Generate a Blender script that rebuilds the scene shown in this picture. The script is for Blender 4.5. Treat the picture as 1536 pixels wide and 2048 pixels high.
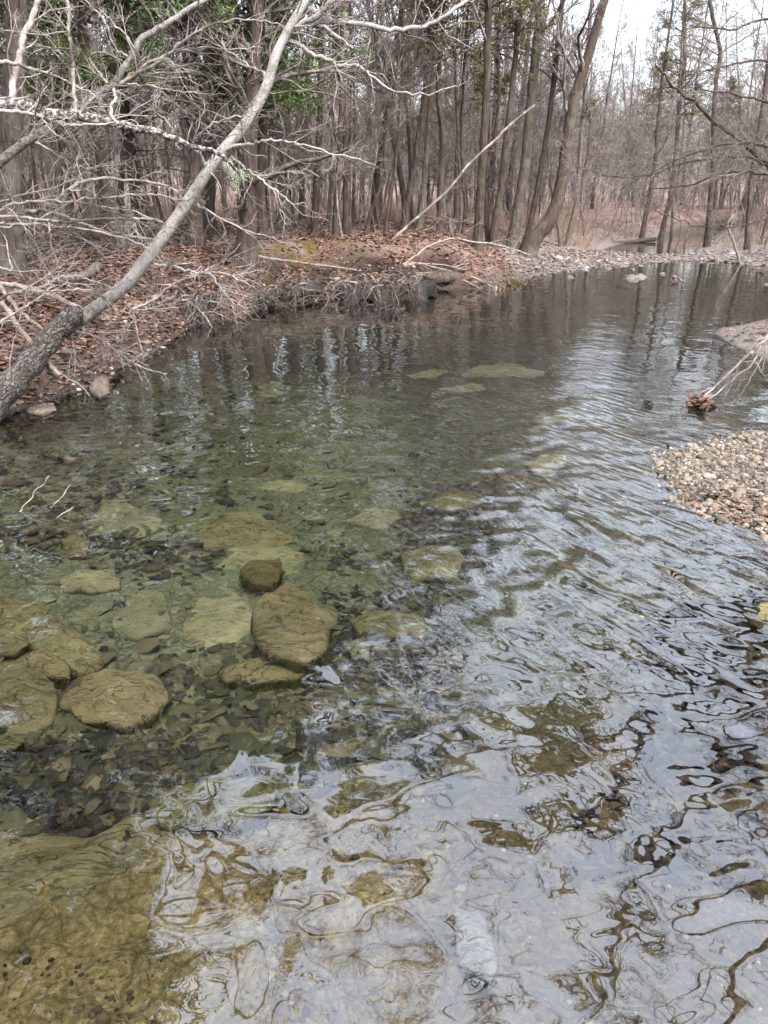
import bpy, math, random
import numpy as np
from mathutils import Vector

sc = bpy.context.scene
for o in list(bpy.data.objects):
    bpy.data.objects.remove(o)
C = sc.collection
rng = np.random.default_rng(7)
random.seed(7)
R = math.radians

# ------------------------------------------------------------------ camera, sky, sun, exposure
CAM_Z = 1.7
PITCH = R(21.8)
F = 1547.0                       # focal length in photo pixels (photo is 1536 x 2048)
cam_d = bpy.data.cameras.new('camera')
cam = bpy.data.objects.new('camera', cam_d)
C.objects.link(cam)
cam.location = (0, 0, CAM_Z)
cam.rotation_euler = (math.pi / 2 - PITCH, 0, 0)
cam_d.sensor_fit = 'VERTICAL'
cam_d.sensor_height = 24.0
cam_d.lens = 24.0 * F / 2048.0
cam_d.clip_start = 0.05
cam_d.clip_end = 2000
sc.camera = cam

SUN_EL, SUN_ROT = R(48), R(150)
w = bpy.data.worlds.new('World')
sc.world = w
w.use_nodes = True
wn = w.node_tree
wn.nodes.clear()
w_out = wn.nodes.new('ShaderNodeOutputWorld')
w_bg = wn.nodes.new('ShaderNodeBackground')
w_sky = wn.nodes.new('ShaderNodeTexSky')
w_sky.sky_type = 'NISHITA'
w_sky.sun_disc = False
w_sky.sun_elevation = SUN_EL
w_sky.sun_rotation = SUN_ROT
w_sky.dust_density = 3.0
w_hs = wn.nodes.new('ShaderNodeHueSaturation')
w_hs.inputs['Saturation'].default_value = 0.42
w_tc = wn.nodes.new('ShaderNodeTexCoord')
w_nz = wn.nodes.new('ShaderNodeTexNoise')
w_nz.inputs['Scale'].default_value = 2.6
w_nz.inputs['Detail'].default_value = 5
w_rp = wn.nodes.new('ShaderNodeMapRange')
w_rp.inputs['From Min'].default_value = 0.3
w_rp.inputs['From Max'].default_value = 0.7
w_rp.inputs['To Min'].default_value = 0.72
w_rp.inputs['To Max'].default_value = 1.18
w_mx = wn.nodes.new('ShaderNodeMix')
w_mx.data_type = 'RGBA'
w_mx.blend_type = 'MULTIPLY'
w_mx.inputs[0].default_value = 1.0
wn.links.new(w_sky.outputs[0], w_hs.inputs['Color'])
wn.links.new(w_tc.outputs['Generated'], w_nz.inputs['Vector'])
wn.links.new(w_nz.outputs['Fac'], w_rp.inputs['Value'])
wn.links.new(w_hs.outputs[0], w_mx.inputs[6])
wn.links.new(w_rp.outputs[0], w_mx.inputs[7])
w_sx = wn.nodes.new('ShaderNodeSeparateXYZ')
w_el = wn.nodes.new('ShaderNodeMapRange')          # overcast: the zenith about three times as bright as the horizon
w_el.inputs['From Min'].default_value = 0.0
w_el.inputs['From Max'].default_value = 0.85
w_el.inputs['To Min'].default_value = 0.9
w_el.inputs['To Max'].default_value = 5.8
w_m2 = wn.nodes.new('ShaderNodeMix')
w_m2.data_type = 'RGBA'
w_m2.blend_type = 'MULTIPLY'
w_m2.inputs[0].default_value = 1.0
wn.links.new(w_tc.outputs['Generated'], w_sx.inputs[0])
wn.links.new(w_sx.outputs['Z'], w_el.inputs['Value'])
wn.links.new(w_mx.outputs[2], w_m2.inputs[6])
wn.links.new(w_el.outputs[0], w_m2.inputs[7])
wn.links.new(w_m2.outputs[2], w_bg.inputs['Color'])
w_bg.inputs['Strength'].default_value = 0.15
wn.links.new(w_bg.outputs[0], w_out.inputs['Surface'])

sun_d = bpy.data.lights.new('sun', 'SUN')
sun_d.energy = 0.9
sun_d.angle = R(25)
sun_d.color = (1.0, 0.96, 0.9)
sun = bpy.data.objects.new('sun', sun_d)
C.objects.link(sun)
sun.rotation_euler = (math.pi / 2 - SUN_EL, 0, math.pi - SUN_ROT)

sc.view_settings.view_transform = 'Standard'
sc.view_settings.look = 'None'
sc.view_settings.gamma = 1
sc.view_settings.exposure = 1.0
sc.render.engine = 'CYCLES'
cy = sc.cycles
cy.use_denoising = True
cy.max_bounces = 8
cy.transparent_max_bounces = 12
cy.diffuse_bounces = 2
cy.glossy_bounces = 3
cy.caustics_reflective = False
cy.caustics_refractive = False
cy.sample_clamp_indirect = 6.0

# ------------------------------------------------------------------ projection helpers
SP, CP = math.sin(PITCH), math.cos(PITCH)

def ray(x, y):
    u = (x - 768) / F
    v = (y - 1024) / F
    return np.array([u, CP - v * SP, -(SP + v * CP)])

def pix(x, y, z=0.0):
    d = ray(x, y)
    t = (z - CAM_Z) / d[2]
    return np.array([d[0] * t, d[1] * t, z])

def at(x, y, Y):
    d = ray(x, y)
    t = Y / d[1]
    return np.array([d[0] * t, Y, CAM_Z + d[2] * t])

def project(p):
    """world points (N,3) -> photo pixels and depth along the optical axis"""
    q = p - np.array([0, 0, CAM_Z])
    zc = q[:, 1] * CP - q[:, 2] * SP
    yc = q[:, 1] * SP + q[:, 2] * CP
    zz = np.where(zc > 0.05, zc, 0.05)
    return 768 + F * q[:, 0] / zz, 1024 - F * yc / zz, zc

# ------------------------------------------------------------------ noise
def vnoise(x, y, seed=0):
    xi = np.floor(x).astype(np.int64)
    yi = np.floor(y).astype(np.int64)
    fx = x - xi
    fy = y - yi
    fx = fx * fx * (3 - 2 * fx)
    fy = fy * fy * (3 - 2 * fy)
    def h(a, b):
        n = (a * 374761393 + b * 668265263 + seed * 974634777) & 0xFFFFFFFF
        n = ((n ^ (n >> 13)) * 1274126177) & 0xFFFFFFFF
        return ((n ^ (n >> 16)) & 0xFFFF) / 65535.0
    a = h(xi, yi); b = h(xi + 1, yi); c = h(xi, yi + 1); d = h(xi + 1, yi + 1)
    return (a * (1 - fx) + b * fx) * (1 - fy) + (c * (1 - fx) + d * fx) * fy

def fbm(x, y, octv=4, seed=0):
    s = 0; a = 0.5; t = 0
    for i in range(octv):
        s = s + a * vnoise(x, y, seed + i * 17)
        t += a; a *= 0.5; x = x * 2.03 + 5.1; y = y * 2.03 + 1.7
    return s / t - 0.5

def sstep(a, b, x):
    t = np.clip((x - a) / (b - a), 0, 1)
    return t * t * (3 - 2 * t)

# ------------------------------------------------------------------ mesh helpers
def mesh_from(name, v, f_flat, f_sizes, smooth=True):
    me = bpy.data.meshes.new(name)
    v = np.ascontiguousarray(v, dtype=np.float32)
    f_flat = np.ascontiguousarray(f_flat, dtype=np.int32)
    f_sizes = np.ascontiguousarray(f_sizes, dtype=np.int32)
    me.vertices.add(len(v))
    me.vertices.foreach_set('co', v.ravel())
    me.loops.add(len(f_flat))
    me.loops.foreach_set('vertex_index', f_flat)
    me.polygons.add(len(f_sizes))
    st = np.zeros(len(f_sizes), dtype=np.int32)
    if len(f_sizes) > 1:
        st[1:] = np.cumsum(f_sizes)[:-1]
    me.polygons.foreach_set('loop_start', st)
    me.polygons.foreach_set('loop_total', f_sizes)
    if smooth:
        me.polygons.foreach_set('use_smooth', np.ones(len(f_sizes), dtype=bool))
    me.update(calc_edges=True)
    return me

class Bag:
    """collects geometry for ONE mesh"""
    def __init__(s):
        s.v = []; s.f = []; s.n = []; s.c = 0
    def add(s, v, faces_arr):
        v = np.asarray(v, float).reshape(-1, 3)
        faces_arr = np.asarray(faces_arr)
        s.v.append(v)
        s.f.append((faces_arr + s.c).ravel())
        s.n.append(np.full(len(faces_arr), faces_arr.shape[1]))
        s.c += len(v)
        return s
    def build(s, name, m, parent=None, smooth=True, offset=None):
        v = np.concatenate(s.v)
        if parent is not None and offset is None:
            offset = np.array(parent.location)
        if offset is not None:
            v = v - offset
        me = mesh_from(name, v, np.concatenate(s.f), np.concatenate(s.n), smooth)
        me.materials.append(m)
        o = bpy.data.objects.new(name, me)
        C.objects.link(o)
        if parent is not None:
            o.parent = parent
        return o

def tag(o, label, cat, group=None, kind=None):
    o['label'] = label
    o['category'] = cat
    if group: o['group'] = group
    if kind: o['kind'] = kind
    return o

def thing(name, label, cat, loc, group=None):
    o = bpy.data.objects.new(name, None)
    o.empty_display_size = 0.1
    C.objects.link(o)
    o.location = tuple(float(c) for c in loc)
    return tag(o, label, cat, group)

def norm(a):
    return a / np.maximum(np.linalg.norm(a, axis=-1, keepdims=True), 1e-9)

def tubes(bag, pts, rad, sides=4, rough=0.0):
    """pts (N,n,3), rad (N,n) -> capped-by-taper tubes"""
    pts = np.asarray(pts, float); rad = np.asarray(rad, float)
    if pts.ndim == 2:
        pts = pts[None]; rad = rad[None]
    N, n, _ = pts.shape
    if N == 0: return
    tg = np.empty_like(pts)
    tg[:, 1:-1] = pts[:, 2:] - pts[:, :-2]
    tg[:, 0] = pts[:, 1] - pts[:, 0]
    tg[:, -1] = pts[:, -1] - pts[:, -2]
    tg = norm(tg)
    mean = norm(pts[:, -1] - pts[:, 0] + 1e-6)
    ref = np.where(np.abs(mean[:, 2:3]) < 0.8, np.array([[0, 0, 1.0]]), np.array([[1.0, 0, 0]]))[:, None, :]
    a = norm(np.cross(tg, np.broadcast_to(ref, tg.shape)))
    b = np.cross(tg, a)
    ang = np.arange(sides) * 2 * math.pi / sides
    rr = rad[:, :, None] * np.ones(sides)
    if rough:
        rr = rr * (1 + rough * (rng.random((N, n, sides)) - 0.5))
    ring = (pts[:, :, None, :] + rr[..., None] * (np.cos(ang)[None, None, :, None] * a[:, :, None, :]
            + np.sin(ang)[None, None, :, None] * b[:, :, None, :]))
    v = ring.reshape(-1, 3)
    i = np.arange(N)[:, None, None] * (n * sides)
    j = np.arange(n - 1)[None, :, None] * sides
    k = np.arange(sides)[None, None, :]
    k2 = (k + 1) % sides
    q = np.stack([i + j + k, i + j + k2, i + j + sides + k2, i + j + sides + k], -1).reshape(-1, 4)
    bag.add(v, q)

def smooth_line(p, n=None, jit=0.0):
    """Catmull-Rom through control points (k,d)"""
    p = np.asarray(p, float)
    k = len(p)
    n = n or max(6, (k - 1) * 5 + 1)
    e = np.vstack([2 * p[0] - p[1], p, 2 * p[-1] - p[-2]])
    t = np.linspace(0, k - 1 - 1e-6, n)
    i = t.astype(int); f = (t - i)[:, None]
    p0, p1, p2, p3 = e[i], e[i + 1], e[i + 2], e[i + 3]
    out = 0.5 * ((2 * p1) + (-p0 + p2) * f + (2 * p0 - 5 * p1 + 4 * p2 - p3) * f ** 2 + (-p0 + 3 * p1 - 3 * p2 + p3) * f ** 3)
    if jit:
        out[1:-1] += rng.normal(0, jit, out[1:-1].shape)
    return out

def grow(start, d, length, r0, nseg, wob, up=0.0, tip=0.25):
    N = len(start)
    pts = np.empty((N, nseg + 1, 3)); pts[:, 0] = start
    d = norm(np.asarray(d, float))
    step = (np.asarray(length) / nseg)[:, None]
    for s in range(nseg):
        d = norm(d + rng.normal(0, wob, (N, 3)) + np.array([0, 0, up]))
        pts[:, s + 1] = pts[:, s] + d * step
    rad = np.asarray(r0)[:, None] * np.linspace(1, tip, nseg + 1)[None]
    return pts, rad

def spawn(pts, rad, per, t0, t1, ang, lr, rr=0.55, rmin=0.0015, lens=None, updir=0.0):
    """children along tubes -> start, dir, length, r0"""
    N, n, _ = pts.shape
    M = N * per
    idx = np.repeat(np.arange(N), per)
    t = t0 + (t1 - t0) * rng.random(M)
    ft = t * (n - 1); i = np.minimum(ft.astype(int), n - 2); f = (ft - i)
    p = pts[idx, i] * (1 - f)[:, None] + pts[idx, i + 1] * f[:, None]
    r = rad[idx, i] * (1 - f) + rad[idx, i + 1] * f
    d = norm(pts[idx, i + 1] - pts[idx, i])
    q = norm(np.cross(d, rng.normal(0, 1, (M, 3))))
    a = ang * (0.7 + 0.6 * rng.random(M))
    dd = d * np.cos(a)[:, None] + q * np.sin(a)[:, None]
    dd[:, 2] += updir
    L = np.linalg.norm(np.diff(pts, axis=1), axis=2).sum(1)[idx] if lens is None else np.full(M, lens)
    L = L * lr * (0.5 + 0.8 * rng.random(M)) * (1.15 - 0.6 * t)
    return p, norm(dd), L, np.maximum(r * rr, rmin)

# ------------------------------------------------------------------ materials
def new_mat(name):
    m = bpy.data.materials.new(name)
    m.use_nodes = True
    nt = m.node_tree
    nt.nodes.clear()
    out = nt.nodes.new('ShaderNodeOutputMaterial')
    return m, nt, out

def nd(nt, typ, **kw):
    n = nt.nodes.new(typ)
    for k, v in kw.items():
        if hasattr(n, k) and k not in ('Scale',):
            setattr(n, k, v)
        else:
            n.inputs[k.replace('_', ' ')].default_value = v
    return n

def lk(nt, a, b):
    nt.links.new(a, b)

def ramp(nt, src, stops):
    r = nt.nodes.new('ShaderNodeValToRGB')
    el = r.color_ramp.elements
    while len(el) < len(stops): el.new(0.5)
    for e, (p, c) in zip(el, stops):
        e.position = p
        e.color = (*c, 1)
    lk(nt, src, r.inputs[0])
    return r.outputs[0]

def mixc(nt, f, a, b, mode='MIX'):
    m = nt.nodes.new('ShaderNodeMix')
    m.data_type = 'RGBA'; m.blend_type = mode
    for sock, val in ((m.inputs[0], f), (m.inputs[6], a), (m.inputs[7], b)):
        if hasattr(val, 'is_linked'): lk(nt, val, sock)
        elif isinstance(val, tuple): sock.default_value = (*val, 1)
        else: sock.default_value = val
    return m.outputs[2]

def math_n(nt, op, a, b=None, clamp=False):
    m = nt.nodes.new('ShaderNodeMath')
    m.operation = op; m.use_clamp = clamp
    for sock, val in ((m.inputs[0], a), (m.inputs[1], b)):
        if val is None: continue
        if hasattr(val, 'is_linked'): lk(nt, val, sock)
        else: sock.default_value = val
    return m.outputs[0]

def mapr(nt, v, a, b, c=0.0, d=1.0):
    m = nt.nodes.new('ShaderNodeMapRange')
    m.interpolation_type = 'SMOOTHSTEP'
    lk(nt, v, m.inputs['Value'])
    m.inputs['From Min'].default_value = a; m.inputs['From Max'].default_value = b
    m.inputs['To Min'].default_value = c; m.inputs['To Max'].default_value = d
    return m.outputs[0]

def coords(nt, scale=(1, 1, 1), rot=(0, 0, 0), which='Object'):
    tc = nt.nodes.new('ShaderNodeTexCoord')
    mp = nt.nodes.new('ShaderNodeMapping')
    mp.inputs['Scale'].default_value = scale
    mp.inputs['Rotation'].default_value = rot
    lk(nt, tc.outputs[which], mp.inputs['Vector'])
    return mp.outputs[0]

def noise(nt, vec, scale, detail=4, rough=0.55, dist=0.0):
    n = nt.nodes.new('ShaderNodeTexNoise')
    n.inputs['Scale'].default_value = scale
    n.inputs['Detail'].default_value = detail
    n.inputs['Roughness'].default_value = rough
    n.inputs['Distortion'].default_value = dist
    lk(nt, vec, n.inputs['Vector'])
    return n.outputs['Fac']

def voro(nt, vec, scale, feature='F1', rnd=1.0):
    n = nt.nodes.new('ShaderNodeTexVoronoi')
    n.feature = feature
    n.inputs['Scale'].default_value = scale
    n.inputs['Randomness'].default_value = rnd
    lk(nt, vec, n.inputs['Vector'])
    return n

def bump(nt, h, strength=0.5, dist=0.02, nrm=None):
    b = nt.nodes.new('ShaderNodeBump')
    b.inputs['Strength'].default_value = strength
    b.inputs['Distance'].default_value = dist
    lk(nt, h, b.inputs['Height'])
    if nrm is not None: lk(nt, nrm, b.inputs['Normal'])
    return b.outputs[0]

def finish(nt, out, col, nrm=None, rough=0.85, spec=0.3):
    p = nt.nodes.new('ShaderNodeBsdfPrincipled')
    if hasattr(col, 'is_linked'): lk(nt, col, p.inputs['Base Color'])
    else: p.inputs['Base Color'].default_value = (*col, 1)
    if hasattr(rough, 'is_linked'): lk(nt, rough, p.inputs['Roughness'])
    else: p.inputs['Roughness'].default_value = rough
    p.inputs['Specular IOR Level'].default_value = spec
    if nrm is not None: lk(nt, nrm, p.inputs['Normal'])
    lk(nt, p.outputs[0], out.inputs['Surface'])
    return p

def bark_mat(name, dark, mid, light, sc_=14, stretch=0.25, b=0.8, patch=None):
    m, nt, out = new_mat(name)
    v = coords(nt, (1, 1, stretch))
    n1 = noise(nt, v, sc_, 6, 0.65, 0.6)
    v2 = coords(nt)
    n2 = noise(nt, v2, 2.3, 3)
    c = ramp(nt, n1, [(0.3, dark), (0.5, mid), (0.68, light)])
    if patch:
        c = mixc(nt, mapr(nt, n2, 0.52, 0.62), c, patch)
    oi = nt.nodes.new('ShaderNodeObjectInfo')
    c = mixc(nt, 1.0, c, ramp(nt, oi.outputs['Random'], [(0, (0.75, 0.73, 0.70)), (1, (1.2, 1.15, 1.12))]), 'MULTIPLY')
    finish(nt, out, c, bump(nt, n1, b, 0.03), 0.9, 0.2)
    return m

M = {}
M['bark_brown'] = bark_mat('brown ridged bark', (0.017, 0.012, 0.010), (0.042, 0.032, 0.026), (0.084, 0.068, 0.056), sc_=22, stretch=.15, b=1.0, patch=(0.061, 0.056, 0.045))
M['bark_dark'] = bark_mat('dark bark', (0.014, 0.011, 0.010), (0.044, 0.033, 0.029), (0.083, 0.066, 0.057))
M['bark_grey'] = bark_mat('grey bark', (0.024, 0.020, 0.016), (0.082, 0.068, 0.058), (0.147, 0.128, 0.114), sc_=22, stretch=.18, b=1.0, patch=(0.109, 0.101, 0.084))
M['twig_brown'] = bark_mat('brown grey twig bark', (0.035, 0.028, 0.025), (0.115, 0.098, 0.09), (0.27, 0.24, 0.228), sc_=5, stretch=1, b=0.1)
M['twig_pale'] = bark_mat('pale grey twig bark', (0.079, 0.070, 0.065), (0.198, 0.178, 0.169), (0.298, 0.278, 0.268), sc_=24, stretch=1, b=0.3, patch=(0.068, 0.058, 0.053))
M['dead_wood'] = bark_mat('bleached dead wood', (0.074, 0.058, 0.048), (0.190, 0.163, 0.142), (0.290, 0.264, 0.237), sc_=20, stretch=1, b=0.4)

# pale speckled bark of the leaning tree
m, nt, out = new_mat('pale speckled bark')
v = coords(nt)
n1 = noise(nt, v, 55, 4, 0.7)
n2 = noise(nt, v, 9, 4, 0.6)
n3 = noise(nt, v, 150, 2)
c = ramp(nt, n2, [(0.3, (0.085, 0.076, 0.07)), (0.48, (0.19, 0.175, 0.165)), (0.7, (0.29, 0.278, 0.268))])
c = mixc(nt, mapr(nt, n1, 0.56, 0.63), c, (0.06, 0.052, 0.046))
c = mixc(nt, mapr(nt, n3, 0.60, 0.68), c, (0.42, 0.42, 0.405))
sz = nt.nodes.new('ShaderNodeSeparateXYZ'); lk(nt, v, sz.inputs[0])
hz = math_n(nt, 'ADD', sz.outputs['Z'], math_n(nt, 'MULTIPLY', n2, -1.6))
c = mixc(nt, mapr(nt, hz, -0.15, 0.65, .95, 0), c, ramp(nt, noise(nt, v, 34, 5, .7), [(.38, (0.028, 0.024, 0.021)), (.52, (0.10, 0.09, 0.083)), (.68, (0.22, 0.21, 0.20))]))
finish(nt, out, c, bump(nt, n1, 0.5, 0.008), 0.8, 0.2)
M['bark_pale'] = m

# cracked, lichened bark of its foot
m, nt, out = new_mat('cracked lichen bark')
v0 = coords(nt, (1, 1, 1), (0, R(-45), 0))
mp = nt.nodes.new('ShaderNodeMapping'); mp.inputs['Scale'].default_value = (1, 1, .38); lk(nt, v0, mp.inputs['Vector'])
nz = nt.nodes.new('ShaderNodeTexNoise'); nz.inputs['Scale'].default_value = 14; nz.inputs['Detail'].default_value = 4
lk(nt, mp.outputs[0], nz.inputs['Vector'])
vv = nt.nodes.new('ShaderNodeVectorMath'); vv.operation = 'MULTIPLY_ADD'
lk(nt, nz.outputs['Color'], vv.inputs[0]); vv.inputs[1].default_value = (0.10, 0.10, 0.10); lk(nt, mp.outputs[0], vv.inputs[2])
vo = voro(nt, vv.outputs[0], 30, 'DISTANCE_TO_EDGE')
n2 = noise(nt, v0, 40, 5, 0.7)
n4 = noise(nt, v0, 6, 3)
plate = mapr(nt, math_n(nt, 'ADD', vo.outputs['Distance'], math_n(nt, 'MULTIPLY', n2, .2)), 0.06, 0.34, .2, 1)
c = ramp(nt, n2, [(0.35, (0.04, 0.034, 0.03)), (0.52, (0.09, 0.081, 0.075)), (0.70, (0.18, 0.172, 0.163))])
c = mixc(nt, mapr(nt, n4, .5, .68, 0, .6), c, (0.06, 0.055, 0.04))
c = mixc(nt, plate, (0.024, 0.02, 0.018), c)
finish(nt, out, c, bump(nt, plate, 0.9, 0.015), 0.9, 0.15)
M['bark_cracked'] = m

m, nt, out = new_mat('dark limb with white lichen')
v = coords(nt)
n1 = noise(nt, v, 38, 5, 0.7)
c = ramp(nt, n1, [(0.42, (0.025, 0.02, 0.018)), (0.52, (0.09, 0.08, 0.075)), (0.6, (0.34, 0.33, 0.32))])
finish(nt, out, c, bump(nt, n1, 0.7, 0.012), 0.9, 0.2)
M['bark_lichen'] = m

# leaves on the ground
def island_mat(name, stops, rough=0.8, n_amt=0.35, spec=0.25):
    m, nt, out = new_mat(name)
    g = nt.nodes.new('ShaderNodeNewGeometry')
    c = ramp(nt, g.outputs['Random Per Island'], stops)
    v = coords(nt)
    n1 = noise(nt, v, 60, 3)
    c = mixc(nt, n_amt, c, ramp(nt, n1, [(0.3, (0.5, 0.5, 0.5)), (0.7, (1.4, 1.4, 1.4))]), 'MULTIPLY')
    finish(nt, out, c, bump(nt, n1, 0.3, 0.004), rough, spec)
    return m
M['leaf'] = island_mat('dry fallen oak leaf', [(0, (0.040, 0.021, 0.014)), (0.3, (0.085, 0.042, 0.028)), (0.6, (0.136, 0.073, 0.051)), (0.85, (0.180, 0.105, 0.077)), (1, (0.230, 0.160, 0.126))])
M['leaf_wet'] = island_mat('soaked dark leaf', [(0, (0.016, 0.014, 0.014)), (0.5, (0.045, 0.036, 0.026)), (0.8, (0.09, 0.065, 0.04)), (1, (0.16, 0.12, 0.075))])
M['pebble'] = island_mat('river gravel', [(0, (0.03, 0.025, 0.02)), (0.35, (0.075, 0.062, 0.048)), (0.6, (0.115, 0.092, 0.066)), (0.8, (0.15, 0.13, 0.11)), (0.92, (0.135, 0.09, 0.056)), (1, (0.24, 0.225, 0.205))])
M['pebble_pale'] = island_mat('pale far gravel', [(0, (0.035, 0.027, 0.024)), (0.5, (0.087, 0.071, 0.063)), (0.8, (0.135, 0.114, 0.103)), (1, (0.217, 0.194, 0.178))])
M['pebble_bank'] = island_mat('dirty bank gravel', [(0, (0.034, 0.025, 0.021)), (0.5, (0.102, 0.076, 0.064)), (0.85, (0.196, 0.157, 0.136)), (1, (0.357, 0.315, 0.289))])
M['shard'] = island_mat('small bed slates', [(0, (0.030, 0.029, 0.022)), (0.4, (0.076, 0.069, 0.040)), (0.7, (0.132, 0.117, 0.055)), (0.9, (0.187, 0.152, 0.077)), (1, (0.263, 0.198, 0.105))])
M['bed_pebble'] = island_mat('brown bed gravel', [(0, (0.042, 0.028, 0.017)), (0.4, (0.126, 0.084, 0.042)), (0.7, (0.210, 0.147, 0.077)), (0.92, (0.308, 0.182, 0.084)), (1, (0.476, 0.406, 0.294))])
def foliage_mat(name, stops):
    m, nt, out = new_mat(name)
    g = nt.nodes.new('ShaderNodeNewGeometry')
    v = coords(nt)
    n1 = noise(nt, v, 1.4, 3)
    s = math_n(nt, 'ADD', math_n(nt, 'MULTIPLY', g.outputs['Random Per Island'], 0.5), math_n(nt, 'MULTIPLY', mapr(nt, n1, 0.3, 0.7), 0.5))
    finish(nt, out, ramp(nt, s, stops), None, 0.75, 0.2)
    return m
M['cedar_green'] = foliage_mat('cedar foliage', [(0, (0.027, 0.043, 0.014)), (0.45, (0.066, 0.103, 0.032)), (0.75, (0.104, 0.145, 0.046)), (1, (0.164, 0.199, 0.081))])
M['cedar_olive'] = foliage_mat('dull olive cedar foliage', [(0, (0.04, 0.036, 0.017)), (0.45, (0.09, 0.08, 0.037)), (0.75, (0.13, 0.11, 0.05)), (1, (0.19, 0.155, 0.08))])
M['moss'] = foliage_mat('yellow green moss', [(0, (0.026, 0.022, 0.004)), (0.5, (0.066, 0.055, 0.009)), (1, (0.121, 0.096, 0.019))])
M['brown_leaf_hang'] = foliage_mat('dead hanging leaf', [(0, (0.12, 0.055, 0.025)), (0.5, (0.24, 0.12, 0.06)), (1, (0.36, 0.22, 0.13))])

# stone covered in olive silt and algae
def stone_mat(name, lo, mid, hi, b=0.7):
    m, nt, out = new_mat(name)
    v = coords(nt)
    n1 = noise(nt, v, 5, 6, 0.6, 0.4)
    vs = coords(nt, (1, 3.2, 2), (0, 0, 0.5))
    n2 = noise(nt, vs, 16, 6, 0.65, 0.8)
    n3 = noise(nt, v, 90, 3, 0.6)
    s = math_n(nt, 'ADD', math_n(nt, 'MULTIPLY', n1, 0.55), math_n(nt, 'MULTIPLY', n2, 0.45))
    c = ramp(nt, s, [(0.34, lo), (0.48, mid), (0.66, hi)])
    c = mixc(nt, 0.5, c, ramp(nt, n3, [(0.3, (0.6, 0.6, 0.6)), (0.7, (1.35, 1.35, 1.35))]), 'MULTIPLY')
    h = math_n(nt, 'ADD', math_n(nt, 'MULTIPLY', n2, 0.8), math_n(nt, 'MULTIPLY', n3, 0.2))
    n5 = noise(nt, coords(nt, (1, 2.2, 1), (0, 0, 0.9)), 4.5, 3, 0.6, 1.2)
    crack = mapr(nt, math_n(nt, 'ABSOLUTE', math_n(nt, 'SUBTRACT', n5, 0.5)), 0.0, 0.022, 1.0, 0.0)
    c = mixc(nt, math_n(nt, 'MULTIPLY', crack, 0.65), c, tuple(q * .25 for q in lo))
    n6 = noise(nt, v, 13, 4, 0.7)
    c = mixc(nt, mapr(nt, n6, 0.56, 0.70, 0, .55), c, tuple(q * .8 for q in lo))
    h = math_n(nt, 'SUBTRACT', h, math_n(nt, 'MULTIPLY', crack, 0.5))
    oi = nt.nodes.new('ShaderNodeObjectInfo')
    c = mixc(nt, 1.0, c, ramp(nt, oi.outputs['Random'], [(0, (0.72, 0.75, 0.72)), (1, (1.2, 1.15, 1.1))]), 'MULTIPLY')
    finish(nt, out, c, bump(nt, h, b, 0.03), 0.75, 0.3)
    return m
M['stone_olive'] = stone_mat('olive silted stone', (0.135, 0.119, 0.046), (0.311, 0.263, 0.109), (0.448, 0.367, 0.161))
M['stone_tan'] = stone_mat('tan silted stone', (0.157, 0.122, 0.050), (0.336, 0.263, 0.120), (0.473, 0.378, 0.190))
M['stone_green'] = stone_mat('green silted stone', (0.187, 0.178, 0.090), (0.353, 0.318, 0.161), (0.485, 0.419, 0.224), 0.3)
M['stone_wet'] = stone_mat('wet olive stone', (0.05, 0.042, 0.017), (0.12, 0.10, 0.042), (0.19, 0.16, 0.07))
M['stone_brown'] = stone_mat('brown bank stone', (0.05, 0.038, 0.03), (0.13, 0.10, 0.08), (0.22, 0.175, 0.145))
M['stone_orange'] = stone_mat('orange brown stone', (0.10, 0.07, 0.024), (0.24, 0.175, 0.068), (0.36, 0.28, 0.125))
M['stone_pale'] = stone_mat('pale grey stone', (0.216, 0.194, 0.162), (0.356, 0.324, 0.275), (0.486, 0.454, 0.400))
M['stone_grey'] = stone_mat('grey bank stone', (0.048, 0.040, 0.036), (0.112, 0.096, 0.086), (0.192, 0.168, 0.152))
M['clay'] = stone_mat('pale clay bank', (0.121, 0.102, 0.085), (0.182, 0.157, 0.133), (0.231, 0.204, 0.176), 0.3)
M['soil'] = stone_mat('dark bank soil', (0.010, 0.007, 0.005), (0.030, 0.020, 0.014), (0.062, 0.043, 0.031), 1.0)

# ------------------------------------------------------------------ creek outline (metres, from the photographed water edges)
def px_poly(l):
    return [tuple(pix(x, y)[:2]) for x, y in l]
left_edge = px_poly([(0, 838), (60, 815), (130, 790), (215, 770), (240, 735), (300, 712), (360, 668), (400, 645), (470, 640), (540, 612), (610, 604), (700, 592),
                     (770, 586), (830, 582), (900, 578), (960, 578), (1010, 572), (1060, 556), (1100, 548), (1160, 540), (1230, 531), (1300, 526), (1370, 521), (1440, 522), (1500, 533)])
right_edge = [(10.2, 22.5), (9.6, 19.0), (9.0, 16.5), (8.2, 14.6), (6.8, 12.9)] + px_poly([(1500, 648), (1440, 656), (1426, 668), (1460, 690), (1500, 708), (1536, 722)]) + \
    [(4.9, 8.2), (4.4, 7.0), (3.3, 6.1)] + px_poly([(1440, 885), (1395, 902), (1375, 935), (1385, 970), (1412, 1000), (1445, 1015)]) + \
    [(2.25, 4.15), (2.35, 3.6), (2.3, 2.8), (2.15, 2.0), (2.0, 0.9), (1.6, 0.35)]
near_left = [(-2.2, 0.3), (-2.7, 1.2), (-3.0, 2.6), (-3.2, 4.2), (-3.45, 5.4)]
POLY = np.array(near_left + left_edge + right_edge)
POND = np.array([tuple(pix(x, y)[:2]) for x, y in [(1205, 500), (1260, 507), (1330, 511), (1385, 508), (1402, 492), (1412, 478), (1440, 470), (1480, 466), (1440, 460), (1370, 464), (1330, 468), (1290, 482), (1240, 488)]])

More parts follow.
